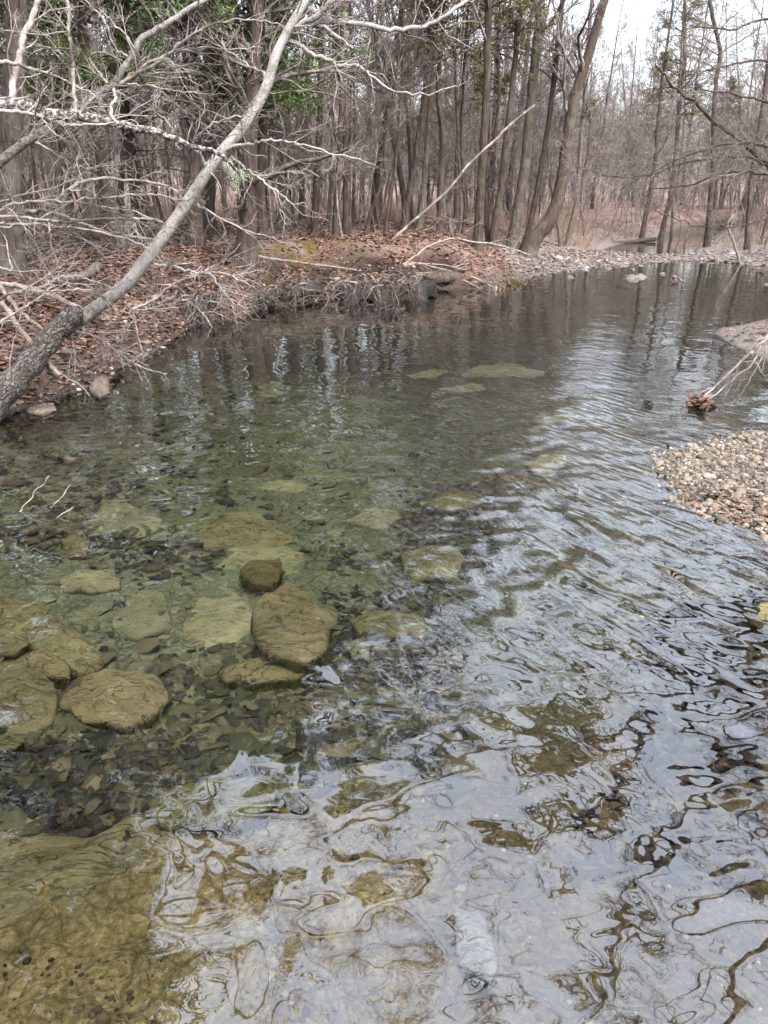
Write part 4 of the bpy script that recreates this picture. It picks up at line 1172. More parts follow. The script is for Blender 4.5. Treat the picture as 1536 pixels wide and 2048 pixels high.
fallen('mossy brown log lying along the far waterline', [(832, 570), (850, 561), (880, 557), (910, 556), (938, 558), (948, 564)], [16.9, 17.6], 26, 20, 'bark_brown', 0, name='fallen_log', cat='log', sides=14, rough=0.2)
fallen('broken mossy stump with a snag among the slim trunks', [(905, 480), (902, 466), (900, 452), (898, 438)], [23, 23], 11, 6, 'bark_grey', 2, name='stump', cat='stump', l0=0.8, extra=(([(899, 438), (888, 434), (878, 440), (868, 455)], [23, 23], 4, 2), ([(899, 442), (915, 444), (935, 443)], [23, 23], 3, 2)))
fallen('drowned branch with upright twigs breaking the surface in mid creek', [(592, 643), (615, 636), (639, 630), (672, 633), (708, 627), (752, 630), (778, 638), (800, 650)], [13.3, 13.6], 4, 2.5, 'twig_pale', 9, l0=0.5, lv=3, extra=(([(655, 622), (672, 636), (690, 648)], [13.4, 13.4], 3, 2), ([(720, 640), (750, 634), (790, 640)], [13.3, 13.3], 3, 2)))
fallen('dark fallen trunk at the mouth of the far pool', [(1205, 492), (1240, 487), (1275, 482), (1310, 478)], [36, 38], 10, 8, 'bark_dark', 0, name='fallen_log', cat='log')
fallen('dark stick lying on the leaves between the slim trunks', [(692, 460), (715, 462), (735, 466)], [22, 22], 4, 3, 'bark_dark', 0)
# right side
fallen('brown twiggy branch dipping into the creek from the right edge', [(1640, 590), (1580, 630), (1536, 672), (1500, 705), (1466, 738), (1430, 772), (1392, 806)], [7.6, 7.0], 8, 4, 'twig_brown', 8, l0=0.45, lv=2, extra=(([(1520, 690), (1505, 728), (1478, 748), (1440, 782), (1400, 808)], [7.2, 7.0], 5, 3), ([(1536, 690), (1516, 730), (1500, 760), (1480, 790)], [7.1, 6.9], 3, 1.5), ([(1500, 705), (1520, 740), (1536, 760)], [7.2, 7.1], 3, 1.5)))
fallen('pale thin branch bending over the right gravel bar', [(1490, 560), (1478, 520), (1466, 480), (1455, 450), (1470, 425)], [24, 24], 6, 3, 'dead_wood', 3, l0=1.0)
# white reed-like twigs at the left edge over the water
fallen('forked white twig poking in over the water at the left edge', [(-60, 1022), (0, 1026), (35, 1027), (70, 1026), (105, 1012), (140, 970)], [4.25, 4.4], 5, 2, 'dead_wood', 0, extra=(([(34, 1027), (65, 990), (98, 952)], [4.25, 4.4], 3, 1.5), ([(58, 1030), (110, 1046), (160, 1040), (200, 1022)], [4.25, 4.4], 3.5, 2)), name='twig', cat='twig')
fallen('curved white twig below the forked one at the left edge', [(-60, 1105), (0, 1090), (50, 1072), (100, 1045), (146, 1014)], [3.95, 4.2], 5, 2, 'dead_wood', 0, extra=(([(-40, 1050), (0, 1053), (50, 1054), (90, 1044)], [4.05, 4.15], 3, 2),), name='twig', cat='twig')
fallen('thin black stick sunk on the flat ledge at the bottom left', [(124, 1880), (136, 1850), (150, 1822), (160, 1800)], [1.82, 2.02], 5, 2, 'bark_dark', 6, l0=0.06, name='twig', cat='twig')
fallen('dark stick sunk between stones of the left pool', [(190, 1238), (212, 1224), (234, 1208)], [3.4, 3.5], 5, 3, 'bark_dark', 0, name='twig', cat='twig')

# drift clump in mid creek and leaf pack on the right branch
def clump(name, label, cat, c0, rad, n, mat, sticks=0):
    b = Bag()
    p = c0 + rng.normal(0, 1, (n, 3)) * rad * 0.5
    Rm = rot_z(rng.uniform(0, 6.28, n)) @ tilt_m(n) @ tilt_m(n) @ tilt_m(n)
    s = rng.uniform(.3, .6, n) * np.mean(rad)
    v = np.einsum('nij,nkj->nki', Rm, LEAF_V[None] * s[:, None, None]) + p[:, None, :]
    f = LEAF_F[None] + (np.arange(n) * 7)[:, None, None]
    b.add(v.reshape(-1, 3), f.reshape(-1, 3))
    if sticks:
        q, r = grow(c0 + rng.normal(0, 1, (sticks, 3)) * rad * .4, rng.normal(0, 1, (sticks, 3)), np.full(sticks, np.mean(rad) * 2), np.full(sticks, .003), 4, .2)
        tubes(b, q, r, 3)
    o = b.build(name, M[mat], offset=np.asarray(c0)); o.location = tuple(c0)
    return tag(o, label, cat)
clump('leaf_clump', 'small dark wad of leaves floating alone in the bright ripples', 'leaf clump', pix(1293, 808, 0.01), np.array([.05, .05, .035]), 40, 'leaf_wet', 8)
clump('leaf_clump', 'brown leaf drift caught where the right branch meets the water', 'leaf clump', pix(1398, 806, 0.03), np.array([.10, .10, .05]), 90, 'leaf', 20)
clump('leaf_clump', 'red brown leaf stuck on a stone before the far bar', 'leaf clump', pix(1352, 560, 0.05), np.array([.14, .14, .04]), 20, 'leaf')
clump('leaf_clump', 'dark leaf pack washed up below the right gravel shore', 'leaf clump', pix(1435, 993, 0.03), np.array([.11, .07, .02]), 60, 'leaf_wet')

# ------------------------------------------------------------------ trees
def crown_levels(bag, P, Rr, limbs, t0, limb_len, ang=0.95, up=0.06, per=(6, 6, 4), rmin=0.004, wob=0.16, rlimb=0.4):
    """limbs, branches, twigs, twiglets along one trunk line"""
    s, d, L, r0 = spawn(P[None], Rr[None], limbs, t0, 0.98, ang, 1.0, rlimb, rmin, lens=limb_len)
    p1, q1 = grow(s, d, L, r0, 8, wob, up, 0.3); tubes(bag, p1, q1, 5)
    s, d, L, r0 = spawn(p1, q1, per[0], 0.15, 1.0, 0.75, 0.5, 0.6, rmin)
    p2, q2 = grow(s, d, L, r0, 5, wob, up, 0.4); tubes(bag, p2, q2, 4)
    if len(per) > 1 and per[1]:
        s, d, L, r0 = spawn(p2, q2, per[1], 0.15, 1.0, 0.75, 0.55, 0.7, rmin)
        p3, q3 = grow(s, d, L, r0, 3, wob, up, 0.6); tubes(bag, p3, q3, 3)
        if len(per) > 2 and per[2]:
            s, d, L, r0 = spawn(p3, q3, per[2], 0.2, 1.0, 0.75, 0.6, 0.8, rmin)
            p4, q4 = grow(s, d, L, r0, 2, wob, up, 0.7); tubes(bag, p4, q4, 3)
    return p2

def flare(L, r, amt=0.55, h=0.5):
    z = L[:, 2] - L[0, 2]
    return r * (1 + amt * np.exp(-np.maximum(z, 0) / h))

def traced_tree(label, pts, w0, w1, bark='bark_brown', H=13.0, limbs=16, t0=0.3, limb_len=2.6, per=(6, 5, 3), name='tree', group=None, Y=None, crown_mat='twig_brown', foliage=None, rlimb=0.4, lean_back=0.0, fk=1.0, cat='tree'):
    h0 = hit(*pts[0])
    Y = h0[1] if Y is None else Y
    P = [at(x, y, Y + lean_back * i / max(1, len(pts) - 1)) for i, (x, y) in enumerate(pts)]
    g = float(ground_h(P[0][0], P[0][1])[0])
    P[0][2] = g - 0.12
    last = P[-1] - P[-2]; last /= np.linalg.norm(last)
    z = P[-1][2]
    dirv = last.copy()
    while z < H:
        dirv = dirv * 0.8 + np.array([0, 0, 0.2]) + rng.normal(0, 0.05, 3); dirv /= np.linalg.norm(dirv)
        P.append(P[-1] + dirv * 1.3); z = P[-1][2]
    L = smooth_line(np.array(P), max(24, len(P) * 4), 0.0)
    L[2:-1, :2] += rng.normal(0, 0.008, (len(L) - 3, 2))
    hfrac = (L[:, 2] - L[0, 2]) / (L[-1, 2] - L[0, 2])
    zv = at(*pts[-1], Y)[2]
    fv = max(0.08, (zv - g) / (L[-1, 2] - g))
    r = np.interp(hfrac, [0, fv, 1], [w0 * 0.35 / F * Y, w1 * 0.35 / F * Y, 0.018])
    r = flare(L, r)
    root = thing(name, label, cat, (L[0][0], L[0][1], g), group)
    b = Bag(); tubes(b, L, r, 10, 0.10); b.build('trunk', M[bark], root)
    b = Bag()
    p2 = crown_levels(b, L, r, limbs, t0, limb_len, per=per, rlimb=rlimb)
    c_ = b.build('crown', M[crown_mat], root)
    if foliage:
        add_foliage(root, L, foliage, fk)
    return root

def blades(bag, c, n_per, spread, size, up=0.2, aniso=None):
    """little scale-leaf sprays: n_per slim triangles round each centre"""
    n = len(c) * n_per
    cc = np.repeat(c, n_per, 0) + rng.normal(0, 1, (n, 3)) * spread
    d = norm(rng.normal(0, 1, (n, 3)) + (np.repeat(aniso, n_per, 0) if aniso is not None else np.array([0, 0, up])))
    s = norm(np.cross(d, rng.normal(0, 1, (n, 3))))
    l = size * rng.uniform(.5, 1.3, n)[:, None]; w_ = l * 0.15
    v = np.stack([cc - s * w_, cc + s * w_, cc + d * l + s * w_ * .2, cc + d * l - s * w_ * .2], 1)
    f = np.arange(n * 4).reshape(n, 4)
    bag.add(v.reshape(-1, 3), f)

def cedar_sprays(bag, bagw, L, zb, zt, rmax, n_limb, dens=1.0, size=0.10, droop=-0.05):
    """limbs out of a trunk line with clumped foliage"""
    z = L[:, 2]
    t = rng.random(n_limb) ** 0.85
    zz = zb + (zt - zb) * t
    px_ = np.interp(zz, z, L[:, 0]); py_ = np.interp(zz, z, L[:, 1])
    prof = np.clip(np.minimum(1.0, (1 - t) * 1.9 + 0.12) * (0.55 + 0.45 * np.minimum(1, t * 5)), 0.1, 1)
    a = rng.uniform(0, 6.283, n_limb)
    ln = rmax * prof * rng.uniform(.55, 1.15, n_limb)
    d = np.stack([np.cos(a), np.sin(a), rng.uniform(0.0, 0.55, n_limb)], 1)
    p1, q1 = grow(np.stack([px_, py_, zz], 1), d, ln, 0.012 + 0.010 * ln, 6, 0.12, droop, 0.3)
    tubes(bagw, p1, q1, 4)
    s, dd, l2, r0 = spawn(p1, q1, 7, 0.25, 1.0, 0.7, 0.45, 0.5, 0.003)
    p2, q2 = grow(s, dd, l2, r0, 3, 0.15, 0.03, 0.5)
    tubes(bagw, p2, q2, 3)
    c = p2[:, 1:].reshape(-1, 3)
    ax = np.repeat(norm(p2[:, -1] - p2[:, 0]), p2.shape[1] - 1, 0)
    keep = rng.random(len(c)) < 0.9 * dens
    c, ax = c[keep], ax[keep]
    blades(bag, c, 14, 0.06, size, aniso=ax * 1.1 + np.array([0, 0, .25]))

def add_foliage(root, L, mat, fk=1.0, zb=4.6, rmax=1.7, n=75):
    b = Bag(); bw = Bag()
    cedar_sprays(b, bw, L, L[0, 2] + zb, L[-1, 2], rmax, n, fk)
    bw.build('limbs', M['bark_dark'], root)['kind'] = 'stuff'
    b.build('foliage', M[mat], root)

# --- traced trunks of the left bank and the far forest
T = traced_tree
T('stout grey rough trunk at the left edge behind the lichened limb', [(25, 575), (22, 480), (18, 380), (22, 250), (30, 120), (36, -10)], 62, 50, 'bark_grey', 13, 20, 0.45, 2.6, Y=10.0, rlimb=.2)
T('dark shaggy trunk with bushy base twigs left of the mossy hump', [(492, 522), (494, 470), (497, 400), (500, 300), (505, 180), (512, 60)], 50, 30, 'bark_dark', 11, 30, 0.12, 2.0, foliage='cedar_green', fk=0.9, name='cedar_tree')
T('dark straight trunk behind the leaning pale tree', [(418, 470), (420, 400), (424, 300), (426, 180), (428, 40)], 26, 20, 'bark_dark', 12, 24, 0.2, 2.0, foliage='cedar_green', name='cedar_tree')
T('broad pale fluted trunk standing behind the mossy hump', [(572, 452), (570, 400), (568, 330), (566, 240), (562, 120), (560, 0)], 36, 30, 'bark_grey', 15, 18, 0.4, 2.6)
T('reddish slim trunk nearest the moss, first of the row right of it', [(628, 474), (630, 430), (636, 330), (640, 230), (642, 120), (646, 0)], 19, 15, 'bark_brown', 14, 22, 0.25, 1.8, foliage='cedar_olive', fk=.7)
T('slim trunk tapering straight up, close right of the reddish one', [(670, 472), (672, 430), (678, 330), (682, 230), (684, 120), (686, 0)], 15, 12, 'bark_brown', 13, 20, 0.25, 1.6)
T('thin grey brown trunk between the reddish and the straight slim trunks', [(657, 446), (661, 380), (664, 280), (667, 180), (668, 40)], 10, 9, 'bark_grey', 13, 16, 0.3, 1.5)
T('very thin upright sapling right of the slim pair', [(694, 458), (696, 400), (698, 320), (700, 240), (702, 100)], 8, 6, 'bark_brown', 9, 16, 0.3, 1.2, name='sapling')
T('crooked thin trunk leaning right with a bend at mid height', [(730, 470), (738, 435), (757, 385), (770, 350), (768, 300), (775, 240), (788, 180), (800, 100)], 10, 6, 'bark_dark', 10, 16, 0.3, 1.4, name='sapling')
T('dark thin trunk rising beside the crooked one', [(769, 470), (775, 420), (788, 340), (796, 270), (800, 200), (806, 90)], 9, 6, 'bark_dark', 10, 18, 0.3, 1.3, name='sapling')
T('sturdy dark trunk bending right in the forest centre', [(806, 462), (816, 400), (832, 310), (846, 220), (856, 130), (862, 20)], 19, 14, 'bark_dark', 14, 24, 0.25, 2.2, foliage='cedar_olive', fk=.8)
T('paler trunk close behind the sturdy dark one', [(838, 456), (846, 380), (854, 290), (859, 210), (864, 100)], 17, 12, 'bark_grey', 14, 20, 0.3, 2.0)
T('long straight trunk left of the clump at the waterline', [(955, 498), (958, 440), (964, 340), (970, 240), (974, 130), (978, 0)], 24, 17, 'bark_brown', 15, 24, 0.3, 2.4, foliage='cedar_olive', fk=.5)
T('leaning brown trunk in the clump at the waterline, beside the long straight one', [(986, 496), (992, 440), (1003, 370), (1012, 290), (1024, 180), (1036, 60)], 21, 14, 'bark_brown', 14, 22, 0.3, 2.2)
T('flaky pale trunk in the middle of the waterline clump', [(1022, 494), (1036, 420), (1050, 330), (1062, 200), (1072, 100), (1082, 0)], 28, 22, 'bark_grey', 15, 22, 0.35, 2.4)
T('dark companion trunk just left of the big curved leaning tree', [(1044, 502), (1062, 440), (1078, 360), (1092, 280), (1108, 160), (1122, 30)], 16, 12, 'bark_dark', 13, 18, 0.3, 2.0)
T('big curved tree leaning right from the waterline, trunk sweeping upward', [(1052, 512), (1068, 480), (1092, 450), (1110, 417), (1122, 370), (1130, 315), (1147, 200), (1174, 117), (1206, 10)], 38, 20, 'bark_brown', 15, 24, 0.35, 2.8, rlimb=.45)
T('slim grey trunk beyond the curved leaning tree', [(1132, 492), (1142, 450), (1154, 400), (1160, 300), (1170, 180), (1180, 40)], 13, 9, 'bark_grey', 13, 18, 0.3, 2.0)
T('thin bowed trunk at the right of the forest centre', [(925, 470), (930, 420), (925, 340), (922, 250), (928, 150), (934, 40)], 9, 6, 'bark_dark', 11, 18, 0.3, 1.6, name='sapling')
T('straight dark trunk left in the far clump by the pool mouth', [(1283, 476), (1292, 430), (1302, 380), (1312, 300), (1322, 180)], 12, 8, 'bark_dark', 14, 22, 0.2, 2.8, Y=40)
T('thicker dark trunk in the far clump by the pool mouth', [(1320, 478), (1332, 430), (1342, 390), (1352, 300), (1362, 180)], 13, 9, 'bark_dark', 14, 22, 0.2, 2.8, Y=40, foliage='cedar_olive', fk=.7)
T('tall forked tree against the sky gap at upper right', [(1422, 440), (1426, 330), (1428, 220), (1434, 150), (1440, 100), (1424, 30)], 15, 9, 'bark_brown', 15, 30, 0.25, 2.8, Y=33)
T('slim pale tree left of the forked one in the sky gap', [(1344, 470), (1350, 330), (1356, 200), (1364, 80)], 7, 5, 'bark_grey', 13, 24, 0.25, 2.6, Y=42)
T('crooked dark tree overhanging at the right edge of the far bank', [(1500, 470), (1500, 380), (1515, 280), (1530, 180), (1545, 60)], 13, 9, 'bark_dark', 14, 24, 0.2, 3.0, Y=30)

# --- kinds of trees for the forest, built once and copied
def proto_bare(H, r, limbs, t0, limb_len, per, bark, wob=0.04):
    P = [np.array([0, 0, -0.15])]
    d = np.array([rng.normal(0, .05), rng.normal(0, .05), 1.0])
    for i in range(12):
        d = norm(d + rng.normal(0, wob, 3) + np.array([0, 0, .03])); P.append(P[-1] + d * H / 12)
    L = smooth_line(np.array(P), 30)
    rr = flare(L, np.linspace(r, 0.015, 30), .5, .5)
    bt = Bag(); tubes(bt, L, rr, 8, .1)
    bc = Bag(); crown_levels(bc, L, rr, limbs, t0, limb_len, per=per, rmin=0.0045)
    return bt, bc, None, bark, 'twig_brown'

def proto_cedar(H, r, zb, rmax, n, dens, fol):
    P = np.array([[rng.normal(0, .1), rng.normal(0, .1), -0.15 + H * i / 8] for i in range(9)]); P[0, :2] = 0
    L = smooth_line(P, 26)
    bt = Bag(); tubes(bt, L, flare(L, np.linspace(r, .015, 26), .4, .4), 8, .12)
    bf, bw = Bag(), Bag()
    cedar_sprays(bf, bw, L, zb, H - .2, rmax, n, dens)
    s, d, l_, r0 = spawn(L[None], np.full((1, 26), r), 26, .12, .5, 1.3, 1, .12, .006, lens=1.5)
    p, q_ = grow(s, d, l_, np.minimum(r0, .012), 5, .15, 0, .3); tubes(bw, p, q_, 4)
    s, d, l_, r0 = spawn(p, q_, 6, .2, 1, .8, .5, .6, .004); p, q_ = grow(s, d, l_, r0, 3, .2, 0, .5); tubes(bw, p, q_, 3)
    return bt, bw, bf, 'bark_dark', fol

def register(name, proto, label, cat, group):
    bt, bc, bf, bark, cm = proto
    parts = []
    def mk(b, nm, mat):
        me = mesh_from(nm, np.concatenate(b.v), np.concatenate(b.f), np.concatenate(b.n)); me.materials.append(M[mat]); parts.append((nm, me))
    mk(bt, 'trunk', bark)
    if bf is None:
        mk(bc, 'crown', cm)
    else:
        mk(bc, 'limbs', 'bark_dark'); mk(bf, 'foliage', cm)
    return dict(name=name, parts=parts, label=label, cat=cat, group=group)

def plant(k, x, y, s=1.0, rz=None, lean=(0, 0), label=None, group='same', z=None):
    z = float(ground_h(x, y)[0]) if z is None else z
    o = thing(k['name'], label or k['label'], k['cat'], (x, y, z), k['group'] if group == 'same' else group)
    o.rotation_euler = (lean[0], lean[1], rng.uniform(0, 6.28) if rz is None else rz)
    o.scale = (s, s, s)
    for nm, me in k['parts']:
        c = bpy.data.objects.new(nm, me); C.objects.link(c); c.parent = o
    return o

KB = [register('bare_tree', proto_bare(H, r, n, t0, ll, per, bk), 'leafless brown tree standing in the forest behind the creek', 'tree', 'leafless trees of the forest')
      for H, r, n, t0, ll, per, bk in [(15, .12, 26, .25, 2.8, (7, 6, 3), 'bark_brown'), (13, .09, 26, .2, 2.2, (7, 6, 3), 'bark_grey'), (16, .15, 28, .3, 3.2, (7, 6, 3), 'bark_dark'),
                                       (12, .07, 24, .18, 1.9, (7, 6, 3), 'bark_dark'), (10, .05, 22, .2, 1.5, (6, 6, 3), 'bark_brown'), (14, .085, 22, .3, 2.0, (7, 6, 3), 'bark_grey')]]
KS = [register('bare_sapling', proto_bare(H, r, n, t0, ll, per, bk, .08), 'thin leafless sapling of the forest undergrowth', 'sapling', 'leafless saplings of the undergrowth')
      for H, r, n, t0, ll, per, bk in [(5, .03, 22, .3, 1.3, (7, 6, 3), 'twig_brown'), (6.5, .04, 24, .3, 1.6, (7, 6, 3), 'bark_brown'), (4, .022, 18, .3, 1.2, (7, 6, 3), 'twig_brown'), (3.2, .018, 18, .25, 1.0, (8, 6, 3), 'twig_brown')]]
KC = [register('cedar_tree', proto_cedar(H, r, zb, rm, n, de, fo), lab, 'tree', gr)
      for H, r, zb, rm, n, de, fo, lab, gr in [(10.5, .12, 2.3, 2.1, 165, .95, 'cedar_green', 'dark green cedar tree in the left forest', 'green cedars of the forest'),
                                       (12, .12, 5.4, 1.9, 100, .6, 'cedar_olive', 'dull olive cedar tree deep in the forest', 'olive cedars of the forest'),
                                       (9, .08, 4.0, 1.5, 80, .6, 'cedar_olive', 'dull olive cedar tree deep in the forest', 'olive cedars of the forest')]]
# cedars near the left bank, each in its place
for x, y, s, k, lab in [(-2.6, 17.5, 1.05, 0, 'tall green cedar rising behind the pale leaning tree near its fork'),
                        (-4.4, 13.6, .95, 0, 'full green cedar behind the fanning sapling at upper left'),
                        (-5.9, 12.4, 1.0, 1, 'olive green cedar at upper left near the stout grey trunk'),
                        (-3.6, 15.6, 1.05, 0, 'dark green cedar between the fanning sapling and the leaning tree'),
                        (-0.9, 20.0, .88, 1, 'olive cedar with bare lower limbs behind the slim trunks'),
                        (-7.4, 15.0, 1.1, 0, 'broad green cedar at the upper left corner'),
                        (-5.2, 17.5, 1.1, 1, 'olive cedar far behind the fanning sapling'),
                        (-4.7, 8.4, 1.15, 0, 'green cedar overhanging the left bank from beyond the left edge'),
                        (-4.3, 5.2, 1.1, 0, 'olive green cedar leaning over the near water from the left'),
                        (1.6, 23.5, .85, 1, 'olive cedar crown above the forest centre'),
                        (3.2, 25.0, .95, 2, 'thin olive cedar near the waterline clump')]:
    plant(KC[k], x, y, s, label=lab, group=None)
# forest behind: leafless trees and saplings, thicker towards the left and back
pts_ = []
def far_enough(x, y, dmin):
    for a, b_ in pts_:
        if (a - x) ** 2 + (b_ - y) ** 2 < dmin * dmin: return False
    pts_.append((x, y)); return True
def forest(n, kinds, x0, x1, y0, y1, dmin, smin, smax, margin=1.2, tries=40000):
    c = 0
    for _ in range(tries):
        if c >= n: break
        x, y = rng.uniform(x0, x1), rng.uniform(y0, y1)
        if abs(x) > 0.62 * y + 2: continue
        if y < 27 and x > 1.0 + (y - 20) * .3 and x < 12: continue
        if 5.0 < x - (y - 26) * 0.22 < 9.5 + 0.12 * y and y < 62: continue        # the open corridor above the creek
        if not far_enough(x, y, dmin): continue
        if ground_all(np.array([x]), np.array([y]))[3][0] < margin: continue
        plant(kinds[rng.integers(0, len(kinds))], x, y, rng.uniform(smin, smax), lean=(rng.normal(0, .04), rng.normal(0, .04)))
        c += 1
forest(36, KB, -16, 10, 21, 35, 1.2, .75, 1.1)
forest(96, KB, -30, 40, 32, 62, 1.3, .8, 1.15)
forest(70, KB, -45, 60, 60, 95, 2.0, .9, 1.2)
forest(7, KC[1:], -24, 34, 36, 60, 1.6, .8, 1.15)
forest(40, KS, -16, 14, 17, 36, 0.9, .7, 1.2)
forest(70, KS, -28, 40, 34, 64, 0.8, .9, 1.4)
# trees along the open corridor far back, lower and sparse against the sky
for x, y, s in [(14, 56, .8), (18, 60, .75), (22, 66, .8), (17, 70, .8), (25, 60, .75), (29, 64, .8), (12.5, 62, .8)]:
    plant(KB[int(x) % 6], x, y, s)
for x, y, s in [(13, 44, 1.0), (15, 47, 1.1), (18, 50, 1.2), (21, 46, 1.2), (16, 40, 1.0), (20, 41, 1.1), (12, 50, 1.1), (24, 52, 1.2), (10.5, 46, 1.0)]:
    plant(KS[int(y) % 4], x, y, s)
for x, y, s, k in [(16.5, 52, .75, 1), (23, 58, .9, 2), (11.4, 48, .7, 2)]:
    plant(KC[k], x, y, s, label='olive cedar standing dark against the sky gap', group='cedars of the sky gap')
# right bank: trees just outside the frame whose limbs hang over the creek and mirror in it
for x, y, s, k, rz, lean, lab in [(7.6, 9.4, 1.0, 2, 0.4, (0, -.10), 'leafless tree of the right bank leaning over the creek beside the clay bar'),
                                  (5.6, 6.2, .9, 1, 2.0, (0, -.12), 'grey leafless tree of the right bank above the gravel shore'),
                                  (12.6, 16.0, .8, 4, 1.1, (0, -.05), 'leafless tree of the right bank beyond the clay bar'),
                                  (13.5, 24.0, 1.0, 2, 3.1, (0, -.05), 'leafless tree on the right bank beside the gravel bar')]:
    plant(KB[k], x, y, s, rz, lean, lab, None)

# ------------------------------------------------------------------ overhead limbs mirrored in the near water
def mirror_pt(x, y, Y):
    p = at(x, y, Y)
    return np.array([p[0], p[1], -p[2]])

def overhead(label, pts, Y, w0, w1, root_pt):
    P = [np.asarray(root_pt, float)] + [mirror_pt(x, y, yy) for (x, y), yy in zip(pts, np.linspace(Y[0], Y[1], len(pts)))]
    L = smooth_line(np.array(P), len(P) * 8, 0.0)
    L[1:-1] += rng.normal(0, 0.012, L[1:-1].shape)
    r = np.linspace(w0, w1, len(L))
    g = float(ground_h(L[0][0], L[0][1])[0])
    t = thing('leaning_tree', label, 'tree', (L[0][0], L[0][1], g))
    b = Bag(); tubes(b, L, r, 10, .1); b.build('trunk', M['bark_brown'], t)
    b = Bag(); crown_levels(b, L, r, 26, .35, 1.5, per=(6, 5, 3), rmin=.003, rlimb=.35); b.build('crown', M['twig_brown'], t)
overhead('leafless tree of the right bank arching high across the creek', [(1480, 1330), (1340, 1385), (1180, 1470), (1010, 1530), (870, 1580), (780, 1680), (640, 1750)], (9.0, 8.6), .24, .06, (7.0, 8.8, 0.3))
overhead('second leafless tree of the right bank arching above the near shallows', [(1500, 1560), (1370, 1650), (1325, 1790), (1215, 1890), (1190, 2010), (1100, 2150)], (7.2, 6.4), .13, .03, (5.2, 6.6, 0.3))

overhead('slim leafless tree of the left bank bowing far out over the near shallows', [(60, 1500), (250, 1620), (430, 1720), (640, 1800), (820, 1880), (960, 1990)], (6.6, 5.6), .07, .02, (-6.0, 7.0, 0.9))
overhead('slender leafless tree of the right bank bowing over the near bend', [(1450, 1200), (1250, 1290), (1050, 1380), (880, 1450), (760, 1520)], (10.5, 9.6), .08, .02, (7.8, 11.0, 0.3))
